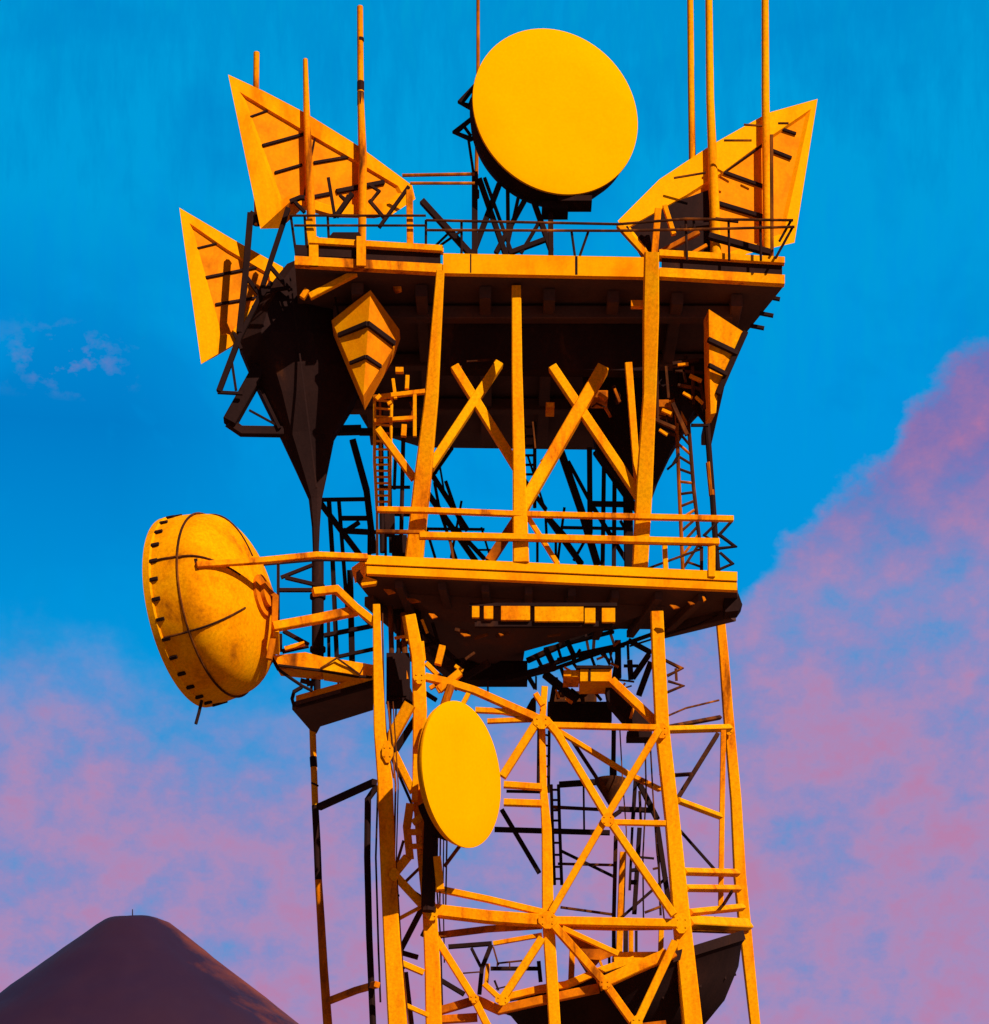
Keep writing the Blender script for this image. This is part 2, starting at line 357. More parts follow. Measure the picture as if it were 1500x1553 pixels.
# left bay between the two left legs
bars(tw, 'brace', [(622, 1068, 588, 1130, 17), (598, 1142, 627, 1202, 11), (618, 1300, 594, 1330, 12), (597, 1325, 640, 1372, 11.5), (600, 1457, 642, 1475, 9), (602, 1395, 645, 1372, 5), (600, 1518, 650, 1540, 7)], [40.1, 40.25])
bars(tw, 'brace', [(638, 1078, 598, 1141, 9), (613, 1061, 637, 1075, 5), (591, 1143, 632, 1236, 4)], 40.5, 'd')
bars(tw, 'brace', [(643, 1372, 608, 1440, 8), (606, 1444, 634, 1452, 7), (615, 1475, 624, 1553, 8), (599, 1319, 612, 1275, 4), (607, 1345, 640, 1313, 4), (603, 1335, 640, 1360, 3)], 40.7, 'b')
bars(tw, 'post', [(632, 1145, 629, 1216, 9.5), (622, 1220, 617, 1255, 622, 1302, 12), (638, 1255, 636, 1295, 5)], 40.2)
bars(tw, 'girt', [(618, 1262, 640, 1262, 8), (620, 1284, 640, 1283, 7), (626, 1248, 648, 1232, 8.5)], 40.05)
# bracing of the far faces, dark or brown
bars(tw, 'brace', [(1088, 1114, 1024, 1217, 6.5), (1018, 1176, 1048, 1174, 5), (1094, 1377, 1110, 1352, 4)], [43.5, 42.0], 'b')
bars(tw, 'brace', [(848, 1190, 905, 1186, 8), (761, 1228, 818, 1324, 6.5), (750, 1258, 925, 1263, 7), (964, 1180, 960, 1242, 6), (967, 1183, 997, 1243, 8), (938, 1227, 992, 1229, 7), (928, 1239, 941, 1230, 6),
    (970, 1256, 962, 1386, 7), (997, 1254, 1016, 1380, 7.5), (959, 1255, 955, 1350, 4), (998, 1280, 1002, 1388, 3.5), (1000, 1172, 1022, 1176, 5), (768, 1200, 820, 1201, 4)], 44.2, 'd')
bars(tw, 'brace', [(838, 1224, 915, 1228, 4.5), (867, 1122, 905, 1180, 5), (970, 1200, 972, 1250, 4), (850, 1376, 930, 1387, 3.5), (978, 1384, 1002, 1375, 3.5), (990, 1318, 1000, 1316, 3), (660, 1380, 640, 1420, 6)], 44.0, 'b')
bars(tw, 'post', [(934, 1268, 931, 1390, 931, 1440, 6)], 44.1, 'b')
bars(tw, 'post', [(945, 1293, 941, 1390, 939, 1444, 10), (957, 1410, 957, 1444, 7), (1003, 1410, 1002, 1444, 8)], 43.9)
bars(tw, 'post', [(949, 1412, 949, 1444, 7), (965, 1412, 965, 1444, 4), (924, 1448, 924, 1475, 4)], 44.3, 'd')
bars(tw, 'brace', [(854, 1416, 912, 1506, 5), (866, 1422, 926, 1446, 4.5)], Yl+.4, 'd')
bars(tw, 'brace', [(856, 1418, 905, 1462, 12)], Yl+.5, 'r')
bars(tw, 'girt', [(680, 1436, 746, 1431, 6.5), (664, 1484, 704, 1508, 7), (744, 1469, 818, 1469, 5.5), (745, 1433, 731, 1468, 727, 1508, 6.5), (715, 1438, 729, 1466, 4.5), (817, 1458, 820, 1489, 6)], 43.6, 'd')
bars(tw, 'girt', [(754, 1461, 792, 1457, 2.5), (748, 1436, 756, 1464, 2.5), (702, 1476, 728, 1474, 2), (754, 1461, 754, 1470, 2), (773, 1460, 773, 1469, 2), (750, 1487, 756, 1502, 3), (752, 1500, 768, 1496, 2)], 43.2, 'b')
bars(tw, 'post', [(740, 1462, 737, 1497, 6.5)], 43.4)
for (x, y, gw, gh, gy, gm) in ((831, 1395, 44, 40, 40.33, 'o'), (922, 1243, 30, 32, 40.3, 'o'), (822, 1094, 40, 34, 40.33, 'o'), (1004, 1108, 30, 34, 40.72, 'o'), (1034, 1400, 38, 46, 40.68, 'o'), (655, 1384, 30, 36, 40.1, 'o'), (762, 1516, 34, 26, 40.3, 'o'), (719, 1514, 22, 22, 40.3, 'o'), (588, 1140, 26, 50, 39.76, 'o'), (598, 1326, 24, 30, 39.74, 'o'), (918, 1492, 26, 26, 40.3, 'o'), (966, 1550, 26, 30, 40.3, 'o'), (1128, 1404, 26, 34, 44.55, 'r'), (1106, 1106, 20, 26, 44.6, 'o'), (636, 1027, 26, 30, 40.16, 'o')):
    gusset(tw, x, y, gw, gh, gy, gm)
plate(tw, 'gusset_plate', [(850, 1406), (938, 1446), (912, 1456), (886, 1454)], 40.75, .03, 'r')
# diagonals and girts that carry the lattice on down to the ground, below the view
def low(x0, z0, x1, z1, Y): MB().sweep([(x0, Y, z0), (x1, Y, z1)], .13).build('brace', 'o', tw)
for z0, z1 in ((10.0, 5.2), (5.2, .3)):
    low(-.8, z0, 3.0, z1, 40.45); low(3.0, z0, -.8, z1, 40.5); low(-.9, z1+.2, 3.2, z1+.2, 40.55)

# ------------------------------------------------------------------ steel frame between the platforms
uf = thing('steel_frame', 'upper steel frame of orange posts and crossed braces between the two main platforms', 'steel frame', P(790, 862, 41.5))
bar(uf, 'post', [(668, 412), (655, 600), (642, 720), (628, 850)], [12, 20, 25, 27], [39.85, 40.5])
bar(uf, 'post', [(988, 384), (987, 480), (985, 600), (977, 740), (970, 868)], [22, 24, 20, 25, 24], [39.75, 40.85])
bar(uf, 'post', [(783, 436), (784, 560), (787, 700), (790, 856)], [14, 16, 19, 25], 40.35)
bar(uf, 'post', [(953, 552), (968, 745)], [11, 10], [41.0, 40.9])
bars(uf, 'brace', [(690, 558, 788, 716, 13.5), (757, 552, 652, 710, 13), (838, 558, 972, 757, 13.5)], [41.02, 40.6])
bars(uf, 'brace', [(914, 560, 788, 778, 18.5)], [41.0, 40.45])
bars(uf, 'brace', [(788, 782, 742, 852, 14)], 40.55, 'r')
bars(uf, 'brace', [(798, 780, 846, 856, 7), (573, 651, 628, 726, 10.5)], 40.4)
bars(uf, 'bracket', [(957, 462, 984, 462, 10)], 40.05)
plate(uf, 'shade_plate', [(650, 478), (985, 484), (985, 562), (650, 558)], 41.12, .25, 'd')  # dark plate added where the braces run up into the deck's shade
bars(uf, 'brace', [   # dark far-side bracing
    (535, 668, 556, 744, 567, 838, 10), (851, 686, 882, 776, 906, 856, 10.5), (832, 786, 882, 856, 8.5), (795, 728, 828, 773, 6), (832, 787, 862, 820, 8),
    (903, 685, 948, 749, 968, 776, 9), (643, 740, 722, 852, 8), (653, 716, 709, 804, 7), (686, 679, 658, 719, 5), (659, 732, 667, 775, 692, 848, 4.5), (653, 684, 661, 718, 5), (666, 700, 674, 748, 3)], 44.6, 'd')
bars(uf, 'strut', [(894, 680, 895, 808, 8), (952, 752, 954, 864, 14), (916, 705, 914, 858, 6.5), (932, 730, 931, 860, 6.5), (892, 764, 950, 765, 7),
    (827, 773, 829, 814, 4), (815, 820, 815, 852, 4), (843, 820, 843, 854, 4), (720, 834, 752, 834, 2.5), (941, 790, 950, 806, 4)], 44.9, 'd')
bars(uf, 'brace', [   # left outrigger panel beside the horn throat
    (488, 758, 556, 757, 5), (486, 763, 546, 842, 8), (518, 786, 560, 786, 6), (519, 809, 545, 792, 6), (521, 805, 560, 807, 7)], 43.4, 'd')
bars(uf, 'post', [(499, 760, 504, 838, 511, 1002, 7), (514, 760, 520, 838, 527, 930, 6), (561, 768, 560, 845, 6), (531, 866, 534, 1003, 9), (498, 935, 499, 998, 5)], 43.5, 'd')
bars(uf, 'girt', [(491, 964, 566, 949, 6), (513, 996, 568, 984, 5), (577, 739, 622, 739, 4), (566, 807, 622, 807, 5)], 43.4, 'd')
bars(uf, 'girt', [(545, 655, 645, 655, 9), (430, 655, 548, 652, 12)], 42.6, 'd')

# ------------------------------------------------------------------ upper platform
ZU = EYE+(HY-415)*40/F
up = thing('antenna_platform', 'uppermost wide platform with orange edge beams and a dark underside', 'platform', P(790, 420, 42))
poly = [(447, 400), (670, 414), (985, 420), (1190, 431), (1132, 503), (1088, 598), (1010, 682), (640, 677), (560, 652), (452, 470)]
bot = [Pz(x, y, ZU) for x, y in poly]
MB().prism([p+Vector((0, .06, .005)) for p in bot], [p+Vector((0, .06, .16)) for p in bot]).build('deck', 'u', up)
def fascia(x0, y0, x1, y1, h, mat, dY=0.0, lift=0.0, dep=.1, name='edge_beam'):
    a, b = Pz(x0, y0, ZU), Pz(x1, y1, ZU)
    a = a+Vector((0, dY, lift)); b = b+Vector((0, dY, lift))
    fr = [a, b, b+Vector((0, 0, h)), a+Vector((0, 0, h))]
    return MB().prism(fr, [p+Vector((0, dep, 0)) for p in fr]).build(name, mat, up)
fascia(672, 414, 984, 420, .30, 'y')
for xs in (713, 874): fascia(xs-2, 414.6+(xs-672)*.019, xs+2, 414.6+(xs-672)*.019, .285, 'd', -.012, .01, .011, 'seam')
# left and right: channel edge beams, a dark web between two flanges
for (x0, y0, x1, y1, hb, hw, ht) in ((447, 402, 671, 414, .13, .20, .085), (1000, 420, 1190, 431, .135, .185, .09)):
    fascia(x0, y0, x1, y1, hb, 'o', -.02, 0, .12)
    fascia(x0+4, y0, x1-3, y1, hw, 'd', .06, hb, .05, 'web')
    fascia(x0+(22 if x0 < 600 else 0), y0, x1, y1, ht, 'o', -.02, hb+hw, .12)
fascia(447, 402, 540, 407, .15, 'd', .02, .17, .03, 'web')
for xs in (476, 548): fascia(xs-7, 404, xs+7, 404.5, .44, 'o', -.035, 0, .04, 'stiffener')
# joists under the deck
for i, t in enumerate((.1, .24, .38, .52, .66, .8, .93)):
    a = Pz(470+t*700, 408+t*22, ZU)+Vector((0, .35, -.10)); b = Vector((a.x*.98, 45.6, a.z))
    MB().sweep([a, b], .18).build('joist', 'u', up)
for yy in (41.0, 42.6, 44.2):
    MB().sweep([(-2.5, yy, ZU-.14), (3.7, yy, ZU-.14)], .2, 'box', Vector((0, 0, 1))).build('joist', 'u', up)
for (x, y, w_) in ((1176, 452, 9), (1166, 477, 9), (1152, 496, 10)):
    bar(up, 'bracket', [(x-14, y-2), (x+7, y+2)], 5, 41.0, 'd')
# railing
bars(up, 'handrail', [(440, 327, 646, 327, 3.6), (446, 342, 646, 342, 3.6), (646, 334, 938, 340, 1040, 332, 1203, 334, 4), (646, 349, 934, 350, 1050, 348, 1205, 344, 4)], 40.05, 'b', 'rod')
bars(up, 'handrail', [(610, 266, 720, 264, 5), (622, 278, 720, 278, 4.5)], 41.5, 'r', 'rod')
rp = [(441, 327, 450, 392), (462, 327, 466, 392), (497, 327, 500, 392), (646, 334, 646, 392), (700, 335, 700, 392), (867, 352, 876, 418), (892, 352, 878, 392), (1052, 334, 1053, 346), (1105, 333, 1106, 395), (1153, 333, 1154, 395), (1203, 343, 1176, 392), (1200, 334, 1182, 366), (1040, 332, 1042, 395)]
for (a, b, c, d) in rp: bar(up, 'rail_post', [(a, b), (c, d)], 4, 40.1, 'd', 'rod')
bars(up, 'kicker', [(640, 305, 736, 410, 9)], 40.2, 'd')
bars(up, 'kicker', [(700, 350, 668, 372, 3), (682, 352, 655, 378, 3)], 40.3, 'd')
# upstand and low plinths along the roof edge
fascia(560, 404, 672, 411, .09, 'o', .3, .44, .1, 'upstand')
fascia(1000, 420, 1188, 431, .10, 'o', .3, .43, .1, 'upstand')
plate(up, 'upstand', [(484, 376), (505, 352), (545, 352), (556, 376)], 40.5, .5, 'd')
bars(up, 'post', [(621, 290, 622, 372, 10), (468, 335, 474, 376, 12)], 40.15)

# ------------------------------------------------------------------ middle platform
ZM = EYE+(HY-870)*40/F
mp_ = thing('service_platform', 'middle platform with a long bright orange double edge and orange handrails', 'platform', P(800, 890, 42))
polm = [(552, 869.6), (1118, 895), (1122, 926), (1002, 953), (915, 952), (852, 970), (796, 984), (792, 1012), (700, 1030), (560, 905), (540, 880)]
bm_ = [Pz(x, y, ZM) for x, y in polm]
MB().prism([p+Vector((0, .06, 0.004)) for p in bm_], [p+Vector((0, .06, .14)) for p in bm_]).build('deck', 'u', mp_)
def edge(x0, y0, x1, y1, h, mat, dY, lift, dep, name):
    a, b = Pz(x0, y0, ZM)+Vector((0, dY, lift)), Pz(x1, y1, ZM)+Vector((0, dY, lift))
    fr = [a, b, b+Vector((0, 0, h)), a+Vector((0, 0, h))]
    return MB().prism(fr, [p+Vector((0, dep, 0)) for p in fr]).build(name, mat, mp_)
edge(556, 869.8, 1118, 895, .115, 'y', 0, 0, .1, 'edge_beam')
edge(556, 869.8, 1117, 895, .025, 'd', .03, .115, .06, 'groove')
edge(550, 869.6, 1118, 895, .135, 'y', -.02, .14, .12, 'edge_beam')
plate(mp_, 'edge_beam', [(533, 861), (554, 846), (554, 871), (538, 881)], [40.6, 39.95, 39.95, 40.6], .1, 'o')
plate(mp_, 'bracket', [(547, 884), (553, 873), (572, 880), (570, 885), (549, 888)], 40.1, .1, 'o')
# underside: tapering hopper framing, joists, hanging valance
hop = [Pz(x, y, ZM)+Vector((0, 0, -.002)) for x, y in ((610, 900), (1010, 920), (930, 944), (785, 984), (705, 1022), (628, 925))]
cen = sum(hop, Vector())/6
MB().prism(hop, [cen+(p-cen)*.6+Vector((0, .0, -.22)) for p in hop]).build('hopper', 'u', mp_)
for t in (.08, .2, .32, .44, .56, .68, .8, .92):
    a = Pz(560+t*550, 872+t*25, ZM)+Vector((0, .15, -.06)); b = Vector((a.x*.82+.1, 42.2+.9*(1-t), a.z))
    MB().sweep([a, b], .12).build('joist', 'u', mp_)
MB().sweep([Pz(560, 905, ZM)+Vector((0, 0, -.07)), Pz(700, 1030, ZM)+Vector((0, 0, -.07))], .16).build('joist', 'u', mp_)
MB().sweep([Pz(1122, 926, ZM)+Vector((-.1, 0, -.07)), Pz(990, 956, ZM)+Vector((0, 0, -.07))], .16).build('joist', 'u', mp_)
plate(mp_, 'corner_cap', [(1098, 903), (1120, 900), (1126, 917), (1120, 926), (1100, 928)], [41.0]*5, .3, 'd')
for (x0, x1, y0, y1) in ((716, 727, 919, 936), (734, 748, 919, 938), (760, 804, 919, 940), (811, 885, 920, 942), (887, 903, 922, 944), (913, 933, 922, 943)):
    box(mp_, 'valance', x0, y0, x1, y1, 40.48, .06, 'o')
box(mp_, 'valance_rail', 712, 914, 936, 919, 40.52, .06, 'd'); box(mp_, 'valance_rail', 720, 942, 930, 950, 40.54, .08, 'd')
for (x, y, w_, h_) in ((582, 893, 18, 8), (616, 907, 22, 7), (650, 930, 14, 8), (1016, 917, 15, 6), (1043, 912, 11, 5), (1065, 904, 6, 8), (698, 960, 16, 5), (756, 960, 8, 4)):
    plate(mp_, 'bracket', [(x, y), (x+w_*.6, y+1), (x+w_, y+h_*.7), (x+w_*.4, y+h_)], 40.5 if x > 1000 else 40.42, .04, 'r')
bars(mp_, 'handrail', [(571, 773, 640, 774, 790, 780, 970, 784, 1112, 787, 8), (636, 812, 790, 815, 1000, 820, 1090, 822, 9)], [39.95, 40.6], 'o')
bars(mp_, 'handrail', [(571, 806, 640, 807, 5)], 40.0, 'r')
bars(mp_, 'handrail', [(636, 817, 790, 820, 1000, 825, 1088, 827, 3)], [40.02, 40.64], 'b')
bars(mp_, 'rail_post', [(1008, 824, 1010, 872, 7.5), (1079, 824, 1079, 876, 11)], 40.62, 'o')
bars(mp_, 'rail_post', [(1064, 830, 1064, 874, 5), (983, 862, 1062, 833, 3), (1042, 852, 1064, 860, 3), (572, 773, 572, 848, 4), (585, 808, 585, 848, 4), (683, 822, 688, 850, 4)], 40.9, 'b')
bars(mp_, 'rail_bracket', [(1111, 789, 1091, 811, 1115, 829, 1088, 832, 4), (1092, 838, 1111, 855, 1090, 864, 3.5), (1090, 790, 1068, 812, 1085, 822, 3)], 41.2, 'd')
box(mp_, 'locker', 594, 811, 617, 838, 41.0, .4, 'd'); box(mp_, 'locker', 583, 776, 598, 803, 41.3, .3, 'd')

# catwalk trusses hanging below the middle platform
ct = thing('hanging_catwalk', 'dark lattice catwalk slung diagonally below the right of the middle platform', 'catwalk', P(880, 990, 43))
bars(ct, 'chord', [(800, 1002, 905, 954, 965, 945, 7.5), (818, 1014, 880, 992, 946, 978, 6), (826, 985, 930, 958, 5)], [43.4, 42.2], 'd')
bars(ct, 'tie', [(828, 985, 838, 1006, 8), (845, 978, 852, 1002, 4), (860, 972, 872, 998, 7), (888, 962, 893, 988, 4), (902, 955, 900, 985, 5), (925, 958, 934, 985, 4), (812, 992, 822, 1012, 5)], 42.8, 'd')
bars(ct, 'hanger', [(937, 972, 938, 1028, 9), (952, 972, 953, 1000, 4), (955, 1002, 957, 1030, 8), (984, 993, 960, 1028, 8), (987, 1005, 969, 1054, 9), (953, 971, 988, 990, 6.5), (925, 990, 930, 1008, 3), (1000, 960, 996, 1060, 6)], 42.0, 'd')
bars(ct, 'guard', [(1008, 1001, 1034, 1014, 1012, 1025, 4), (1013, 1033, 1036, 1040, 1012, 1050, 3.5), (1025, 1014, 1026, 1032, 4)], 41.5, 'b')
bars(ct, 'tie', [(930, 1030, 962, 1034, 2.5), (946, 1044, 958, 1040, 2), (912, 992, 925, 1002, 928, 988, 3), (905, 1010, 930, 1012, 3)], 41.8, 'b')
cb = tag(bar(None, 'guy_cable', [(955, 980), (1000, 966), (1060, 947), (1094, 930), (1118, 912)], 3, 41.6, 'd', 'rod'), 'thin dark cable sloping under the right end of the middle platform', 'cable')
cb2 = tag(bar(None, 'guy_cable', [(1012, 1086), (1040, 1074), (1090, 1062)], 3, [41.3, 44.4], 'b', 'rod'), 'thin brown cable between the two right legs above the upper crossbar', 'cable')
bars(tw, 'brace', [(1012, 1103, 1092, 1088, 5.5)], [41.3, 44.2], 'b')

us = thing('underslung_bracing', 'tangle of dark and orange bracing under the left end of the middle platform', 'bracing', P(640, 1040, 42))
bars(us, 'brace', [(575, 900, 622, 950, 6), (604, 918, 640, 1002, 9), (630, 930, 600, 1000, 7), (628, 925, 632, 1000, 20), (656, 945, 672, 1000, 5), (640, 955, 700, 1010, 7), (662, 1010, 704, 1002, 7), (600, 1000, 628, 1070, 9), (700, 1030, 742, 1005, 9),
    (648, 1010, 690, 1042, 5), (620, 985, 660, 975, 5), (600, 950, 628, 946, 5), (640, 1048, 662, 1062, 6), (690, 1046, 704, 1030, 5), (586, 1064, 640, 1076, 6)], 41.5, 'd')
bars(us, 'brace', [(612, 935, 618, 972, 5), (598, 968, 622, 964, 4), (646, 1006, 664, 1024, 7), (652, 1044, 676, 1030, 6), (690, 1010, 702, 1018, 5), (660, 1036, 668, 1050, 6), (612, 1000, 618, 1030, 3), (640, 940, 648, 960, 4)], 40.9, 'o')
bars(us, 'brace', [(720, 968, 740, 962, 4), (752, 965, 772, 960, 4), (690, 955, 712, 960, 5), (830, 965, 850, 962, 3), (706, 1000, 720, 990, 4)], 40.75, 'b')
bars(us, 'truss_chord', [(830, 1018, 1000, 958, 5), (770, 1030, 840, 1012, 9), (846, 1000, 940, 985, 4)], [42.8, 41.8], 'd')
bars(us, 'truss_tie', [(850, 1010, 858, 1034, 5), (868, 1004, 880, 1020, 4), (896, 994, 902, 1010, 4), (880, 985, 868, 1004, 4), (915, 988, 925, 1008, 4), (935, 1000, 930, 1030, 5), (800, 1024, 812, 1044, 6), (946, 1010, 968, 1010, 4), (902, 1036, 930, 1060, 5), (866, 1045, 884, 1060, 4)], 42.4, 'd')
bars(us, 'truss_tie', [(856, 1012, 866, 1018, 3), (905, 1000, 915, 996, 3), (926, 1006, 938, 1012, 3), (858, 1060, 868, 1066, 4), (843, 1046, 848, 1058, 3), (938, 1050, 948, 1036, 3), (956, 1090, 962, 1070, 4), (930, 980, 940, 972, 3)], 41.6, 'r')
rc_ = thing('service_pipework', 'cluster of small dark pipes and brackets in the recess under the uppermost platform at right', 'pipework', P(1030, 640, 41))
bars(rc_, 'pipe', [(996, 560, 998, 640, 4), (1010, 556, 1014, 604, 4), (1020, 552, 1060, 546, 5), (1024, 562, 1066, 566, 4), (1034, 548, 1040, 580, 4), (1050, 556, 1052, 612, 5), (1028, 584, 1062, 590, 4), (1060, 575, 1070, 620, 5), (992, 636, 1024, 650, 5), (1020, 612, 1042, 660, 6)], 40.95, 'b')
bars(rc_, 'pipe', [(1046, 570, 1064, 578, 5), (1036, 596, 1050, 604, 4), (1004, 622, 1018, 628, 5), (1028, 554, 1044, 552, 4), (1000, 652, 1012, 660, 4), (1055, 602, 1066, 612, 4)], 40.9, 'o')
bars(rc_, 'pipe', [(896, 640, 908, 652, 5), (918, 618, 926, 632, 4), (886, 620, 898, 640, 4), (908, 598, 920, 606, 6), (932, 590, 940, 610, 4)], 40.95, 'r')
bars(rc_, 'pipe', [(1024, 560, 1030, 640, 8), (1042, 600, 1072, 640, 8), (1000, 580, 1030, 600, 9), (1064, 545, 1072, 640, 7)], 41.2, 'd')
bars(rc_, 'pipe', [(708, 548, 752, 545, 2.5), (690, 560, 700, 556, 3), (820, 700, 832, 690, 3), (808, 640, 812, 680, 2.5)], 40.98, 'b')
# small equipment landing
ld = thing('equipment_landing', 'small landing with a lit orange curb and a thick dark beam behind the right leg', 'platform', P(880, 1090, 42.5))
box(ld, 'cabinet', 880, 1014, 928, 1033, 41.3, .6, 'o'); box(ld, 'cabinet', 855, 1016, 879, 1026, 41.35, .5, 'o')
box(ld, 'curb', 874, 1009, 928, 1013, 41.25, .7, 'd')
box(ld, 'seam', 893, 1014.5, 896, 1033, 41.28, .015, 'd')
box(ld, 'beam', 831, 1064, 928, 1093, 42.6, .4, 'd')
box(ld, 'beam', 838, 1048, 905, 1066, 43.4, .4, 'b')
bars(ld, 'rail', [(928, 1033, 994, 1095, 12)], [41.2, 41.0], 'o')
plate(ld, 'stringer', [(918, 1040), (940, 1042), (990, 1096), (985, 1100), (955, 1100), (922, 1062)], 41.6, .3, 'd')
bars(ld, 'stringer', [(826, 1022, 875, 1062, 11), (882, 1034, 884, 1066, 6), (843, 1028, 836, 1068, 7), (893, 1038, 912, 1062, 4)], 42.2, 'd')
box(ld, 'beam', 951, 1109, 989, 1118, 41.5, .3, 'd')
plate(ld, 'bracket', [(798, 1074), (806, 1060), (813, 1054), (813, 1078)], 42.0, .1, 'd')
bars(ld, 'hanger', [(740, 1034, 740, 1056, 3), (813, 1026, 813, 1046, 3)], 42.5, 'b')

# ------------------------------------------------------------------ left outrigger
orr = thing('outrigger_truss', 'orange outrigger truss reaching left from the tower to the drum antenna', 'support frame', P(560, 930, 40))
bars(orr, 'arm', [(298, 857, 400, 850, 480, 842, 556, 845, 8.5)], [38.7, 39.9])
bars(orr, 'arm', [(414, 951, 480, 939, 542, 926, 13), (475, 898, 510, 894, 540, 922, 568, 944, 11), (419, 955, 420, 990, 9)], [39.6, 39.95])
bars(orr, 'arm', [(400, 856, 480, 849, 556, 850, 3.5)], [39.5, 39.98], 'd')
bars(orr, 'strut', [(422, 856, 422, 948, 4.5), (426, 876, 474, 857, 5), (433, 876, 492, 890, 5.5), (424, 895, 474, 895, 5.5), (430, 957, 468, 978, 6), (428, 988, 468, 979, 6), (425, 962, 425, 988, 6), (540, 926, 564, 950, 4), (510, 900, 536, 926, 4)], 40.3, 'd')
bars(orr, 'strut', [(432, 984, 462, 976, 6)], 40.2)
cw = thing('catwalk', 'narrow orange catwalk with bent edge plate beside the drum antenna', 'catwalk', P(490, 1010, 40.2))
plate(cw, 'edge_plate', [(414, 994), (463, 989), (490, 996), (510, 997), (486, 1014), (422, 1008)], 40.0, .5, 'o')
plate(cw, 'edge_plate', [(488, 1015), (511, 999), (536, 1012), (545, 1024), (520, 1020)], [39.95, 40.0, 39.95, 39.95, 39.95], .5, 'o')
plate(cw, 'edge_plate', [(516, 1000), (566, 1008), (566, 1027), (546, 1023)], 40.05, .5, 'o')
bars(cw, 'rib', [(486, 1014, 511, 998, 546, 1023, 2.5), (546, 1022, 554, 1006, 2)], 39.93, 'b')
bars(cw, 'lower_chord', [(422, 1009, 486, 1017, 540, 1026, 564, 1027, 3.5)], 40.0, 'd')
bars(cw, 'pipe', [(411, 975, 412, 996, 422, 1015, 440, 1028, 458, 1040, 474, 1048, 5)], 40.1, 'd', 'rod')
bars(cw, 'hanger', [(465, 1014, 468, 1040, 5), (476, 1014, 472, 1046, 4), (456, 1032, 476, 1037, 6), (513, 1022, 513, 1040, 3)], 40.6, 'b')
ZB = EYE+(HY-1037)*40/F
bp_ = thing('outrigger_platform', 'small side platform with an orange edge and wedge of dark soffit left of the tower', 'platform', P(520, 1060, 41))
pb = [Pz(x, y, ZB) for x, y in ((446, 1070), (567, 1037), (566, 1077), (486, 1102), (480, 1113), (470, 1107), (443, 1076))]
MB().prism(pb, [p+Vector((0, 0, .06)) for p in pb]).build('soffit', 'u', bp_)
a, b = Pz(449, 1070, ZB), Pz(567, 1037, ZB)
fr = [a+Vector((0, -.03, .06)), b+Vector((0, -.03, .06)), b+Vector((0, -.03, .145)), a+Vector((0, -.03, .145))]
MB().prism(fr, [p+Vector((0, .1, 0)) for p in fr]).build('edge_beam', 'o', bp_)
fr = [a+Vector((0, -.01, -.03)), b+Vector((0, -.01, -.03)), b+Vector((0, -.01, .058)), a+Vector((0, -.01, .058))]
MB().prism(fr, [p+Vector((0, .08, 0)) for p in fr]).build('edge_beam', 'd', bp_)
bars(bp_, 'end_bracket', [(446, 1071, 443, 1060, 446, 1049, 458, 1042, 5)], 41.0, 'd')
# drop pipes
dp = thing('drop_pipe', 'slender orange and black pipe hanging from the tip of the small side platform', 'pipe', P(497, 1553, 42.3))
def seg(pts, ws, mat, Y=42.3): return MB().sweep([P(x, y, Y) for x, y in pts], [q*Y/F for q in ws], 'rod', None, 12).build('pipe', mat, dp, True)
seg([(474, 1104), (476, 1165), (478, 1222)], [10, 10, 10], 'o')
seg([(478, 1222), (481, 1280), (483, 1335)], [10.5, 11, 11], 'd')
seg([(483, 1335), (487, 1400), (491, 1470), (497, 1553), (520, 1960)], [11, 12, 13, 14, 14], 'r')
bars(dp, 'clamp', [(475, 1148, 476, 1163, 11)], 42.28, 'd', 'rod')
bars(dp, 'clamp', [(472, 1187, 483, 1192, 2.5)], 42.1, 'd')
bars(dp, 'link', [(484, 1224, 568, 1186, 9)], [42.2, 40.6], 'd')
bars(dp, 'link', [(499, 1518, 540, 1502, 572, 1493, 9)], [42.2, 40.6], 'r')
cp = thing('cable_pipe', 'black pipe bent at the top running down beside the left leg', 'pipe', P(564, 1553, 40.8))
bars(cp, 'pipe', [(572, 1192, 558, 1212, 557, 1300, 560, 1420, 563, 1490, 566, 1560, 574, 1960, 10)], 40.8, 'd', 'rod')
bars(cp, 'cable', [(573, 1200, 570, 1300, 574, 1440, 577, 1520, 3)], 40.75, 'd', 'rod')

# ------------------------------------------------------------------ horn throats (waveguide horns) and other dark bodies
def horn_body(name, label, rings, Y, depk, group):
    t = thing(name, label, 'antenna', P((rings[-1][1]+rings[-1][2])/2, rings[-1][0], Y), group)
    m = MB(); n = 8; b = 0
    for (y, x0, x1) in rings:
        c = P((x0+x1)/2, y, Y); hw = (x1-x0)/2*Y/F; hd = max(.05, hw*depk)
        for (i, j) in ((-1, -.35), (-.55, -1), (.35, -1), (1, -.45), (1, .5), (.5, 1), (-.5, 1), (-1, .5)):
            m.v.append(c+Vector((i*hw, j*hd, 0)))
    for k in range(len(rings)-1):
        for j in range(n):
            a = k*n+j; d = k*n+(j+1) % n; m.f.append((a, d, d+n, a+n))
    m.f.append(tuple(range(n))); m.f.append(tuple((len(rings)-1)*n+j for j in reversed(range(n))))
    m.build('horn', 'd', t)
    return t
GH = 'dark tapering feed horns under the uppermost platform'
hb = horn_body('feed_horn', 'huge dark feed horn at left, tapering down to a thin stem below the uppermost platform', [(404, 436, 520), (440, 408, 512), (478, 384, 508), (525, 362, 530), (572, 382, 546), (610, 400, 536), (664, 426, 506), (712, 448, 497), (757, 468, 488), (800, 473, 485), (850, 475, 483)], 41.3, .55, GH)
wg = MB().sweep([P(482, 848, 41.3), P(482, 1000, 41.3)], .19, 'rod', None, 14).build('waveguide', 'd', hb, True)
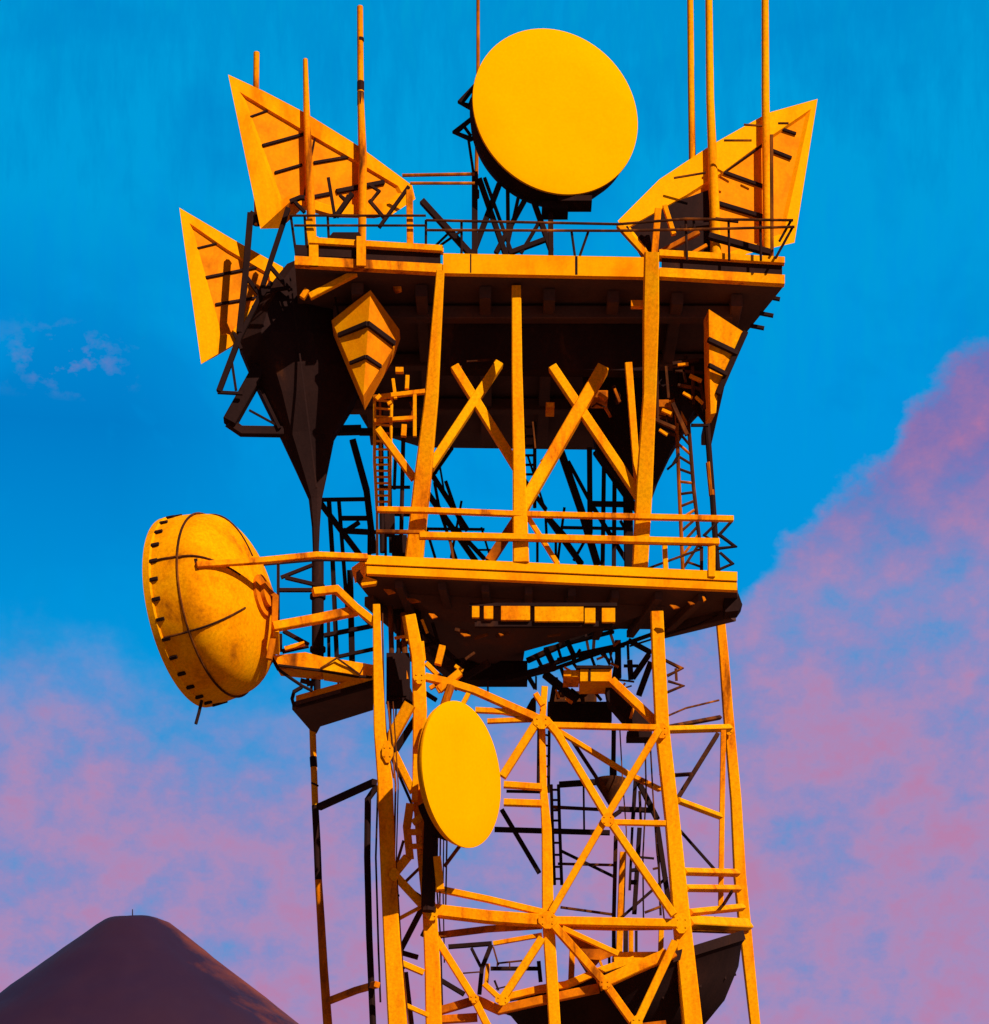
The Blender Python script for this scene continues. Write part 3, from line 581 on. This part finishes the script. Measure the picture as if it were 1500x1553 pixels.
MB().sweep([P(481, 996, 41.3), P(481, 1058, 41.3)], .11, 'rod', None, 12).build('waveguide', 'd', hb, True)
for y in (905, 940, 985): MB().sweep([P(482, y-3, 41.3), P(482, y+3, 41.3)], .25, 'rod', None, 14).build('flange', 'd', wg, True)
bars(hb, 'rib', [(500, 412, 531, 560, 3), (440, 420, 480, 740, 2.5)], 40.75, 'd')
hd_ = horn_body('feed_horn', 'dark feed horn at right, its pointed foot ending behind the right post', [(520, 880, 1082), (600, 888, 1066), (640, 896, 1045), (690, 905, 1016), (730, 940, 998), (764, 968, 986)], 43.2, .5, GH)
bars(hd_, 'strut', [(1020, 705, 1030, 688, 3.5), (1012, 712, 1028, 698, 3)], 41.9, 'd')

# ------------------------------------------------------------------ horn reflector hoods
def hood(label, outer, inner, Yf, rec, body, ribs, group, cavity=None, loc=None):
    """triangular hooded reflector: a border ring, a set-back panel, tapered shell behind, ribs on the panel"""
    n = len(outer)
    fo = [P(x, y, Yf(x, y)) for x, y in outer]; fi = [P(x, y, Yf(x, y)) for x, y in inner]
    t = thing('horn_reflector', label, 'antenna', loc or fo[-1], group)
    ci = sum(fi, Vector())/n; co_ = sum(fo, Vector())/n
    ri = [ci+(p-ci)*.94+Vector((0, rec, 0)) for p in fi]
    bk = [co_+(p-co_)*.72+Vector((0, body, -.1)) for p in fo]
    m = MB(); m.v = fo+fi+ri+bk
    for i in range(n):
        j = (i+1) % n
        m.f += [(i, j, n+j, n+i), (n+i, n+j, 2*n+j, 2*n+i), (i, 3*n+i, 3*n+j, j)]
    m.f.append(tuple(3*n+i for i in reversed(range(n))))
    m.build('shell', 'y', t)
    pn = MB().prism(ri, [p+Vector((0, .03, 0)) for p in ri]).build('reflector_panel', 'p', t)
    for r in ribs:
        (x0, y0, x1, y1, w_) = r
        d0_, d1_ = Yf(x0, y0)+rec*.7, Yf(x1, y1)+rec*.7
        bar(pn, 'rib', [(x0, y0), (x1, y1)], w_*.8, [d0_, d1_], 'd')
    return t
GR = 'triangular orange horn reflectors'
hA = hood('largest upper left triangular orange reflector, two thin masts crossing its face', 
    [(346, 113), (400, 138), (463, 171), (545, 222), (625, 281), (630, 302), (594, 326), (500, 324), (440, 306), (395, 347)],
    [(363, 139), (404, 164), (463, 199), (537, 242), (604, 282), (610, 293), (590, 309), (500, 312), (442, 294), (424, 306)],
    lambda x, y: 40.8+(x-346)*.0042, .05, .32,
    [(377, 178, 408, 167, 3), (398, 221, 463, 203, 5), (417, 262, 458, 250, 4.5), (476, 247, 529, 238, 5), (475, 299, 500, 294, 6), (510, 291, 582, 277, 8), (478, 207, 462, 296, 3)], GR)
bars(hA, 'brace', [(440, 306, 455, 300, 462, 300, 6), (445, 304, 462, 322, 5), (498, 270, 508, 330, 5), (515, 296, 524, 304, 528, 296, 4), (534, 294, 510, 328, 7), (560, 280, 575, 290, 562, 306, 4), (560, 304, 582, 330, 5), (620, 283, 575, 345, 5)], 40.6, 'd')
hB = hood('smaller left triangular orange reflector below the largest one, jutting out beyond the dark feed horn',
    [(272, 315), (350, 361), (440, 411), (442, 437), (402, 458), (352, 524), (305, 552)],
    [(287, 338), (346, 379), (408, 415), (410, 428), (386, 455), (348, 508), (334, 508)],
    lambda x, y: 41.0+(x-272)*.0045, .05, .28,
    [(297, 377, 334, 368, 3), (312, 421, 392, 405, 4.5), (327, 462, 398, 450, 4.5)], GR)
hC = hood('upper right triangular orange reflector, its tall tip pointing up and to the right',
    [(1240, 150), (1165, 171), (1080, 219), (1000, 272), (937, 335), (974, 393), (1100, 393), (1205, 368)],
    [(1230, 165), (1168, 207), (1097, 260), (1040, 296), (952, 345), (984, 387), (1100, 387), (1188, 356)],
    lambda x, y: 40.9+(x-937)*.0035, .06, .4,
    [(1157, 219, 1097, 261, 5), (1097, 261, 1158, 283, 6), (1226, 166, 1170, 206, 4), (1186, 196, 1207, 203, 5), (1172, 229, 1200, 240, 6), (1090, 309, 1156, 329, 8)], GR)
plate(hC, 'cavity_shade', [(954, 346), (1030, 304), (1074, 288), (1082, 387), (986, 388)], [40.99, 41.24, 41.39, 41.42, 41.1], .015, 'd')  # dark sheet painted in as the shade inside the hood
bars(hC, 'support_leg', [(998, 318, 992, 392, 10), (1008, 312, 1022, 356, 7), (938, 341, 990, 398, 9)], 40.75)
bars(hC, 'support_leg', [(950, 344, 974, 388, 4), (1075, 358, 1170, 384, 9), (1032, 345, 1075, 340, 5), (1085, 332, 1120, 336, 4)], 40.95, 'd')
bars(hC, 'support_leg', [(1000, 384, 1060, 352, 7), (1040, 390, 1072, 372, 5)], 40.92, 'r')
bars(hC, 'border_rib', [(1128, 189, 1156, 191, 2.5), (1180, 187, 1196, 187, 2.5), (1098, 213, 1140, 213, 2.5), (1022, 270, 1070, 262, 2.5)], 40.95, 'b')
# folded reflector with a ridge, under the left of the deck
hE = thing('horn_reflector', 'diamond shaped folded orange reflector with chevron ribs under the left of the uppermost platform', 'antenna', P(551, 598, 40.4), GR)
rt, rb = P(562, 440, 40.15), P(551, 600, 40.2)
lf = [P(503, 486, 40.5), P(531, 463, 40.42)]
rg = P(606, 500, 40.75); rm = P(597, 527, 40.66)
bkv = Vector((0, .5, 0))
lp = MB().prism([lf[0], lf[1], rt, rb], [lf[0]+bkv, lf[1]+bkv, rt+bkv, rb+bkv]).build('left_panel', 'y', hE)
rpn = MB().prism([rt, rg, rm, rb], [rt+bkv, rg+bkv*.6, rm+bkv*.6, rb+bkv]).build('right_panel', 'p', hE)  # shade of the right fold put into its deeper colour
bars(lp, 'rib', [(514, 509, 557, 491, 7)], [40.42, 40.13], 'd'); bars(lp, 'rib', [(531, 551, 555, 541, 5)], [40.31, 40.15], 'd')
bars(rpn, 'rib', [(557, 491, 597, 521, 8)], [40.13, 40.62], 'd'); bars(rpn, 'rib', [(555, 541, 577, 556, 5.5)], [40.15, 40.44], 'd')
bars(hE, 'stay', [(470, 450, 540, 414, 9), (458, 452, 466, 440, 8)], 40.05, 'o')
plate(hE, 'stay', [(596, 434), (608, 432), (609, 438), (600, 441)], 40.4, .1, 'o')
hD = thing('horn_reflector', 'narrow three-paned orange reflector hanging under the right end of the uppermost platform', 'antenna', P(1082, 626, 40.8), GR)
fr = [P(1075, 469, 40.42), P(1130, 505, 40.6), P(1088, 598, 40.7), P(1086, 626, 40.7), P(1078, 628, 40.68), P(1076, 560, 40.55)]
MB().prism(fr, [p+Vector((-.05, .35, 0)) for p in fr]).build('panel', 'o', hD)
bars(hD, 'rib', [(1074, 515, 1118, 536, 7), (1075, 554, 1102, 568, 6)], [40.44, 40.6], 'd')
bars(hD, 'frame', [(1131, 503, 1118, 532, 1089, 598, 8)], [40.58, 40.66], 'd')

# support frame around the left horn
sf = thing('antenna_support_frame', 'dark triangulated steel support frame crossing the smaller left reflector', 'support frame', P(400, 640, 41))
bars(sf, 'post', [(380, 324, 372, 420, 363, 505, 9)], 40.85, 'd')
bars(sf, 'brace', [(437, 316, 412, 392, 392, 455, 362, 515, 7), (372, 418, 396, 450, 6), (408, 402, 440, 440, 6), (412, 428, 384, 468, 6), (362, 515, 332, 594, 8), (330, 595, 368, 597, 4.5), (350, 538, 358, 592, 4), (355, 505, 366, 530, 5), (380, 322, 386, 326, 5), (402, 442, 440, 436, 5)], 40.85, 'd')
bars(sf, 'beam', [(394, 560, 348, 642, 20)], [41.1, 41.0], 'd')
bars(sf, 'beam', [(346, 640, 366, 654, 430, 655, 13)], [41.0, 41.2], 'd')
bars(sf, 'tie', [(378, 622, 420, 645, 3), (396, 592, 424, 650, 5)], 41.1, 'd')
bars(sf, 'light_plate', [(571, 606, 577, 600, 6), (588, 613, 594, 610, 5)], 40.3, 'o')

# ------------------------------------------------------------------ dishes
def disc_basis(yaw, pit):
    a, b = R(yaw), R(pit)
    return Vector((math.sin(a)*math.cos(b), -math.cos(a)*math.cos(b), math.sin(b)))
# top drum antenna
n1 = disc_basis(14, 4); c1 = P(843, 169, 41.5); r1 = 1.34
td = thing('drum_antenna', 'large round yellow drum antenna at the very top, facing the viewer', 'antenna', P(780, 388, 42.4), 'round dish antennas')
MB().lathe(c1, -n1, [(-.03, .02), (-.03, r1*.6), (-.022, r1*.95), (-.004, r1*1.004), (.03, r1*1.006)], 96, True, True).build('radome', 'f', td, True)
MB().lathe(c1, -n1, [(0.01, r1*.97), (.01, r1*.992), (.05, r1*.992), (.055, r1*.985), (.34, r1*.98), (.56, r1*.93), (.80, r1*.72), (.95, r1*.2)], 96, True, True).build('shroud', 'd', td, True)
bars(td, 'bracket', [(722, 128, 698, 156, 712, 162, 716, 150, 5), (718, 178, 690, 201, 714, 211, 722, 208, 5), (704, 192, 714, 206, 4), (710, 208, 718, 262, 4)], 41.75, 'd')
box(td, 'foot', 846, 296, 898, 304, 41.5, .35, 'd'); box(td, 'foot', 822, 304, 862, 316, 41.6, .35, 'd')
sp_ = thing('antenna_stand', 'dark crossed steel stand carrying the large round antenna at the top', 'stand', P(780, 395, 41.7))
bars(sp_, 'post', [(720, 262, 720, 480, 9)], 41.75, 'd'); bars(sp_, 'post', [(835, 306, 836, 480, 8)], 41.75, 'd')
bars(sp_, 'brace', [(727, 272, 766, 384, 8), (757, 280, 716, 388, 8), (770, 286, 771, 384, 6), (800, 296, 752, 384, 7), (806, 296, 836, 380, 8), (772, 384, 836, 360, 7), (735, 270, 775, 380, 5), (786, 300, 770, 372, 5), (790, 384, 822, 330, 5)], 41.755, 'd')
bars(sp_, 'brace', [(766, 384, 800, 470, 8), (716, 388, 690, 470, 8)], 41.755, 'd')
# middle drum antenna
n2 = disc_basis(57, -2); c2 = P(701, 1175, 39.1); r2 = 1.06*39.1/39.5
md = thing('drum_antenna', 'oval looking yellow drum antenna on the lower tower, turned to the right', 'antenna', P(690, 1290, 39.4), 'round dish antennas')
MB().lathe(c2, -n2, [(-.02, .02), (-.02, r2*.6), (-.014, r2*.95), (-.003, r2*1.002), (.02, r2*1.003)], 96).build('radome', 'f', md, True)
MB().lathe(c2, -n2, [(.008, r2*.97), (0, r2*1.0), (.04, r2*1.0), (.045, r2*.975), (.10, r2*.975), (.13, r2*.94), (.26, r2*.7), (.34, r2*.3)], 96).build('shroud', 'o', md, True)
h2 = c2-n2*.38
MB().lathe(h2, -n2, [(-.03, .34), (.10, .30), (.14, .18), (.22, .17)], 32).build('hub', 'r', md, True)
bars(md, 'mount_pipe', [(655, 1205, 652, 1290, 649, 1382, 21)], 40.0, 'd', 'rod')
bars(md, 'mount_pipe', [(684, 1040, 672, 1075, 13)], 39.7, 'r', 'rod')
bars(md, 'bracket', [(663, 1300, 668, 1350, 12)], 39.75, 'o')
plate(md, 'bracket', [(634, 1222), (652, 1212), (668, 1232), (690, 1262), (676, 1272), (650, 1262)], 39.9, .12, 'd')
bars(md, 'stay', [(668, 1256, 667, 1372, 2.5), (678, 1262, 676, 1372, 2.5), (698, 1282, 674, 1314, 5)], 40.0, 'b')
# left drum antenna, seen from behind
fx = Vector((-.93, .36, -.08)).normalized()
hub = P(286, 930, 40.15)-fx*1.27
dd = thing('drum_antenna', 'big yellow drum antenna seen from behind, held out at the left of the tower', 'antenna', hub, 'round dish antennas')
RD = 1.33
DP = [(.74*(i/15)**1.6, max(.1, RD*.985*math.sin(math.pi/2*(i/15)**.93))) for i in range(16)]
MB().lathe(hub, fx, DP, 96, True, False).build('reflector_back', 's', dd, True)
MB().lathe(hub, fx, [(.74, RD*.985), (.76, RD*1.0), (.98, RD*1.02), (1.17, RD*1.02)], 96, False, False).build('shroud', 's', dd, True)
rim_ = MB().lathe(hub, fx, [(1.17, RD*1.03), (1.19, RD*1.045), (1.30, RD*1.04), (1.31, RD*.98), (1.35, RD*.5), (1.36, .02)], 96, True, True).build('rim', 's', dd, True)
u_ = fx.cross(Vector((0, 0, 1))).normalized(); w_ = u_.cross(fx)
def dpt(t, r, a): return hub+fx*t+(u_*math.cos(a)+w_*math.sin(a))*r
MB().sweep([dpt(.75, RD*1.0, 2*math.pi*k/72) for k in range(73)], .035, 'rod', fx).build('seam', 'b', dd)
for a in (100, 168, 215, 330):
    A = R(a)
    MB().sweep([dpt(t, r+.012, A) for t, r in DP[4:]+[(.77, RD*1.0), (.98, RD*1.02), (1.15, RD*1.02)]], .03, 'rod', fx).build('seam', 'b', dd)
for k in range(30):
    A = 2*math.pi*k/30
    MB().sweep([dpt(1.06, RD*1.025, A), dpt(1.18, RD*1.03, A)], .05, 'box', fx).build('latch', 'd', rim_)
bars(dd, 'drip_pipe', [(306, 1062, 302, 1080, 297, 1098, 5)], 39.9, 'd', 'rod')
MB().lathe(hub, -fx, [(-.06, .30), (.02, .30), (.03, .18), (.10, .18)], 24).build('hub', 'r', dd, True)
bars(dd, 'lug', [(297, 848, 299, 868, 5), (300, 858, 306, 857, 8)], 38.75, 'd')
bars(dd, 'mount', [(404, 895, 418, 905, 416, 960, 408, 1000, 9)], 39.7, 'r')
# upturned bowl antenna at the bottom right
n4 = Vector((-.29, -.20, .93)).normalized(); c4 = P(944, 1470, 42.6); r4 = 2.0
bd = thing('bowl_antenna', 'wide dark upturned dish antenna inside the base of the tower at right', 'antenna', c4-n4*1.1, 'round dish antennas')
bowl = MB().lathe(c4, -n4, [(.30, .02), (.10, r4*.7), (0, r4*.98), (0, r4), (.14, r4), (.18, r4*.97), (.5, r4*.90), (.95, r4*.72), (1.3, r4*.46), (1.48, r4*.12)], 96).build('bowl', 'd', bd, True)
MB().lathe(c4, -n4, [(-.02, r4*.985), (-.02, r4*1.012), (.13, r4*1.012), (.13, r4*1.002), (0, r4*.985)], 96, False, False).build('rim', 'd', bd, True)
u4 = n4.cross(Vector((0, 0, 1))).normalized(); w4 = n4.cross(u4)
for k in range(16):
    A = 2*math.pi*k/16
    q = c4-n4*.6+(u4*math.cos(A)+w4*math.sin(A))*r4*.80
    MB().sweep([q, q+(u4*math.cos(A)+w4*math.sin(A))*.13], .05).build('lug', 'd', bowl)
# landing ring around it
rg_ = thing('ring_walkway', 'orange curved walkway round the tower just above the dark bowl antenna', 'walkway', P(860, 1500, 41))
bars(rg_, 'edge_band', [(766, 1513, 820, 1500, 858, 1494, 912, 1472, 962, 1456, 11)], [40.75, 40.75])
bars(rg_, 'edge_band', [(719, 1515, 757, 1532, 800, 1522, 841, 1513, 908, 1499, 13), (1000, 1462, 1024, 1446, 10)], 40.62, 'r')
bars(rg_, 'edge_band', [(908, 1494, 960, 1470, 1012, 1448, 17)], 40.6, 'o')
bars(rg_, 'edge_band', [(657, 1536, 718, 1518, 12), (660, 1547, 724, 1543, 12), (1010, 1552, 975, 1556, 8)], 40.6, 'r')
plate(rg_, 'landing', [(930, 1444), (1004, 1443), (1000, 1458), (955, 1468), (933, 1466)], 40.85, .5, 'o')
bars(rg_, 'post', [(868, 1440, 866, 1492, 9), (905, 1445, 914, 1468, 4)], 41.8, 'o')
bars(rg_, 'toe_board', [(762, 1519, 800, 1512, 830, 1508, 4)], 41.0, 'd')
# conical feed
cf = thing('conical_antenna', 'small dark conical antenna pointing down on a rod, behind the crossed braces', 'antenna', P(926, 1220, 43.2))
MB().lathe(P(926, 1182, 43.2), Vector((0, 0.05, -1)), [(0, .26), (.05, .26), (.22, .15), (.42, .03)], 28).build('cone', 'b', cf, True)
bars(cf, 'rod', [(931, 1100, 930, 1184, 7)], 43.2, 'd', 'rod'); bars(cf, 'collar', [(930, 1160, 930, 1183, 11)], 43.2, 'd', 'rod')

# ------------------------------------------------------------------ whip antennas
def whip(label, pts, ws, Y, mat='o', bands=()):
    base = P(*pts[-1], Y)
    t = thing('whip_antenna', label, 'antenna', base, 'thin whip antennas and masts on the uppermost platform')
    p3 = [P(x, y, Y) for x, y in pts]; w3 = [q*Y/F for q in ws]
    rd_ = MB().sweep(p3, w3, 'rod', None, 12).build('rod', mat, t, True)
    for (x, y0, y1, w_, m) in bands: bar(rd_, 'band', [(x, y0), (x, y1)], w_, Y, m, 'rod')
    q = p3[-1]; MB().sweep([q, q+Vector((0, 0, .12))], w3[-1]*1.7, 'rod', None, 10).build('base_clamp', 'd' if mat != 'r' else 'b', t, True)
    return t
whip('short square-topped whip antenna rising behind the tip of the largest left reflector', [(389, 80), (388, 160), (390, 340)], [9, 9, 9], 42.4)
whip('tapering whip antenna crossing the middle of the largest left reflector', [(463, 90), (465, 170), (468, 240), (474, 378), (475, 430)], [7, 10, 12, 14, 14], 41.2)
whip('tall banded whip antenna with dark stretches, crossing the right of the largest left reflector', [(546, 10), (547, 150), (550, 240), (549, 372), (549, 440)], [9, 10, 13, 12, 12], 41.52, 'o', [(547, 124, 138, 11, 'd'), (547, 140, 160, 10.6, 'b'), (547, 58, 63, 10.4, 'd')])
whip('very thin mast rising just behind the left edge of the large round top antenna', [(725, -60), (725, 110), (722, 300)], [5, 5.5, 6], 43.4, 'r')
whip('thin whip antenna vanishing behind the upper right reflector, leftmost of three tall ones', [(1046, -80), (1048, 120), (1051, 300), (1052, 400)], [9, 10, 11, 11], 42.8)
whip('thick whip antenna crossing the left part of the upper right reflector', [(1074, -80), (1077, 150), (1083, 300), (1086, 392), (1087, 425)], [10, 12, 15, 17, 17], 41.28)
whip('whip antenna crossing the right part of the upper right reflector', [(1160, -80), (1161, 150), (1163, 300), (1164, 392), (1165, 420)], [10, 12, 13, 14, 14], 41.55)
bars(bpy.data.objects['antenna_platform'], 'rail_post', [(1170, 205, 1171, 392, 5)], 40.45, 'b')

# ------------------------------------------------------------------ ladders
l1 = ladder('orange caged ladder under the platform at left, beside the left post', [(568, 600), (568, 700), (572, 775)], [(594, 603), (592, 700), (590, 775)], 5, 16, 41.1, ('o', 'o', 'o'))
bars(l1, 'cage', [(568, 603, 610, 598, 645, 594, 6.5), (568, 639, 600, 636, 632, 634, 6), (629, 598, 629, 662, 5.5), (613, 645, 612, 662, 8), (596, 575, 600, 605, 5), (618, 570, 617, 590, 6), (600, 562, 612, 562, 8)], 41.05, 'o')
bars(l1, 'cage', [(622, 610, 628, 622, 618, 640, 4), (576, 602, 578, 700, 3.5)], 41.2, 'r')
ladder('dark ladder in the middle, half hidden by the central post', [(794, 640), (794, 770)], [(811, 640), (811, 770)], 5.5, 9, 43.2, ('d', 'd', 'd'))
ladder('brown and orange ladder at right between the right post and the far pole', [(1025, 604), (1030, 740), (1036, 872)], [(1044, 640), (1052, 740), (1062, 830)], 6, 14, 42.2, ('r', 'b', 'b'))
ladder('short dark ladder hanging behind the top of the central leg', [(817, 1104), (816, 1200)], [(833, 1108), (832, 1202)], 4.5, 6, 42.4, ('d', 'd', 'd'))
ladder('dark ladder with stub rungs inside the lower tower, right of the central leg', [(847, 1190), (849, 1260), (852, 1342)], [(836, 1190), (838, 1260), (841, 1342)], 5, 9, 43.0, ('d', 'b', 'b'))
fp = thing('drain_pole', 'dark slender pole at far right running down from the uppermost platform', 'pole', P(1090, 935, 43.6))
bars(fp, 'pole', [(1066, 470, 1072, 640, 1080, 745, 1088, 862, 1093, 940, 9)], 43.6, 'd', 'rod')
bars(fp, 'worn_patch', [(1075, 702, 1080, 752, 9.6)], 43.6, 'r', 'rod')
bars(fp, 'bracket', [(1046, 628, 1072, 630, 4), (1048, 645, 1074, 645, 4)], 43.4, 'd')

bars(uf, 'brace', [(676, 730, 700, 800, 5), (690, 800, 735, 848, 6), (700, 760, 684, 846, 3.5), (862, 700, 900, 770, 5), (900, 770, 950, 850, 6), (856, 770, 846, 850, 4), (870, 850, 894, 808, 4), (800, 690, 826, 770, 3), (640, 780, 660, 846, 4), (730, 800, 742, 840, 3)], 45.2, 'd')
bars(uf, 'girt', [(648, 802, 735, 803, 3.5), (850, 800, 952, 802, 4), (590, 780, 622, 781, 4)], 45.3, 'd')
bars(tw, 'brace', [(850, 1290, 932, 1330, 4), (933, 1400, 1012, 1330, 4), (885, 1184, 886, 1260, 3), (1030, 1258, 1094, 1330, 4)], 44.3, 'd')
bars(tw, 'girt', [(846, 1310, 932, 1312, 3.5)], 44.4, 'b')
# ------------------------------------------------------------------ feeder cables
fc1 = thing('feeder_cable', 'thin dark feeder cables clipped along the inner edge of the left leg', 'cables', P(606, 1553, 40.1), 'feeder cable runs on the lower tower')
bars(fc1, 'cable', [(588, 1064, 594, 1120, 600, 1190, 598, 1300, 606, 1420, 617, 1553, 3), (596, 1064, 604, 1190, 601, 1310, 609, 1440, 620, 1553, 2), (580, 930, 582, 1060, 587, 1130, 597, 1180, 2.5)], 40.0, 'b', 'rod')
bars(fc1, 'clamp', [(586, 1240, 600, 1240, 3), (586, 1360, 606, 1358, 3), (590, 1470, 614, 1468, 3)], 39.95, 'd')
fc2 = thing('feeder_cable', 'thin dark feeder cables hanging just left of the right leg behind the crossed braces', 'cables', P(1020, 1400, 43), 'feeder cable runs on the lower tower')
bars(fc2, 'cable', [(985, 1104, 990, 1200, 996, 1290, 1008, 1400, 2.5), (978, 1104, 980, 1200, 975, 1300, 976, 1400, 2.5), (940, 1104, 944, 1180, 950, 1260, 946, 1390, 2)], 42.8, 'b', 'rod')
bars(fc2, 'clamp', [(970, 1300, 992, 1302, 3), (958, 1320, 972, 1318, 5), (957, 1338, 966, 1338, 6)], 42.75, 'd')
fc3 = thing('feeder_cable', 'thin dark cables dropping right of the small oval antenna to the main crossbar', 'cables', P(672, 1400, 41), 'feeder cable runs on the lower tower')
bars(fc3, 'cable', [(664, 1262, 662, 1340, 668, 1420, 671, 1525, 2.5), (673, 1262, 672, 1350, 674, 1460, 2), (660, 1300, 640, 1350, 2.5)], 41.0, 'd', 'rod')
# ------------------------------------------------------------------ cabinets and conduits
def cabinet(label, x0, y0, x1, y1, Y, mat='d', extra=()):
    t = thing('equipment_box', label, 'equipment box', P((x0+x1)/2, y1, Y), 'equipment boxes on the tower')
    cs = box(t, 'case', x0, y0, x1, y1, Y, .35, mat)
    iw = (x1-x0)*.12; ih = (y1-y0)*.12
    box(cs, 'door', x0+iw, y0+ih, x1-iw, y1-ih, Y-.025, .024, mat)
    for e in extra: bars(t, 'conduit', [e], Y+.1, 'b', 'rod')
    return t
cabinet('dark upright equipment box between the two left legs', 586, 990, 621, 1064, 40.9, 'd', ((592, 920, 594, 992, 8), (604, 940, 604, 992, 6), (592, 1062, 592, 1112, 4), (601, 1062, 600, 1104, 2.5), (612, 930, 614, 992, 9)))
cabinet('dark brown equipment box under the right of the uppermost platform, beside the ladder', 1030, 545, 1072, 600, 41.1, 'd', ((1040, 540, 1042, 606, 5), (1058, 598, 1060, 630, 6)))
cabinet('small equipment box glinting orange below the right crossed brace', 897, 592, 922, 604, 41.2, 'r', ((930, 586, 938, 600, 936, 612, 6), (897, 618, 905, 612, 928, 622, 3)))
cabinet('tiny orange lit box left of the right crossed braces', 828, 610, 841, 617, 41.2, 'o')
cabinet('shallow orange box between the right post and the ladder', 995, 606, 1022, 618, 41.2, 'r', ((995, 630, 1020, 636, 5), (1006, 655, 1026, 660, 5), (1012, 612, 1012, 640, 4)))
cabinet('dark blocky box at the foot of the hopper, left of the central leg', 700, 1002, 800, 1031, 43.3, 'd')
cond = thing('conduit_bundle', 'bundle of dark vertical conduits left of the left post', 'conduit', P(600, 838, 42.5))
bars(cond, 'conduit', [(590, 660, 593, 838, 6), (600, 690, 598, 742, 5), (612, 650, 608, 838, 6.5), (577, 620, 580, 838, 8)], 42.5, 'd', 'rod')
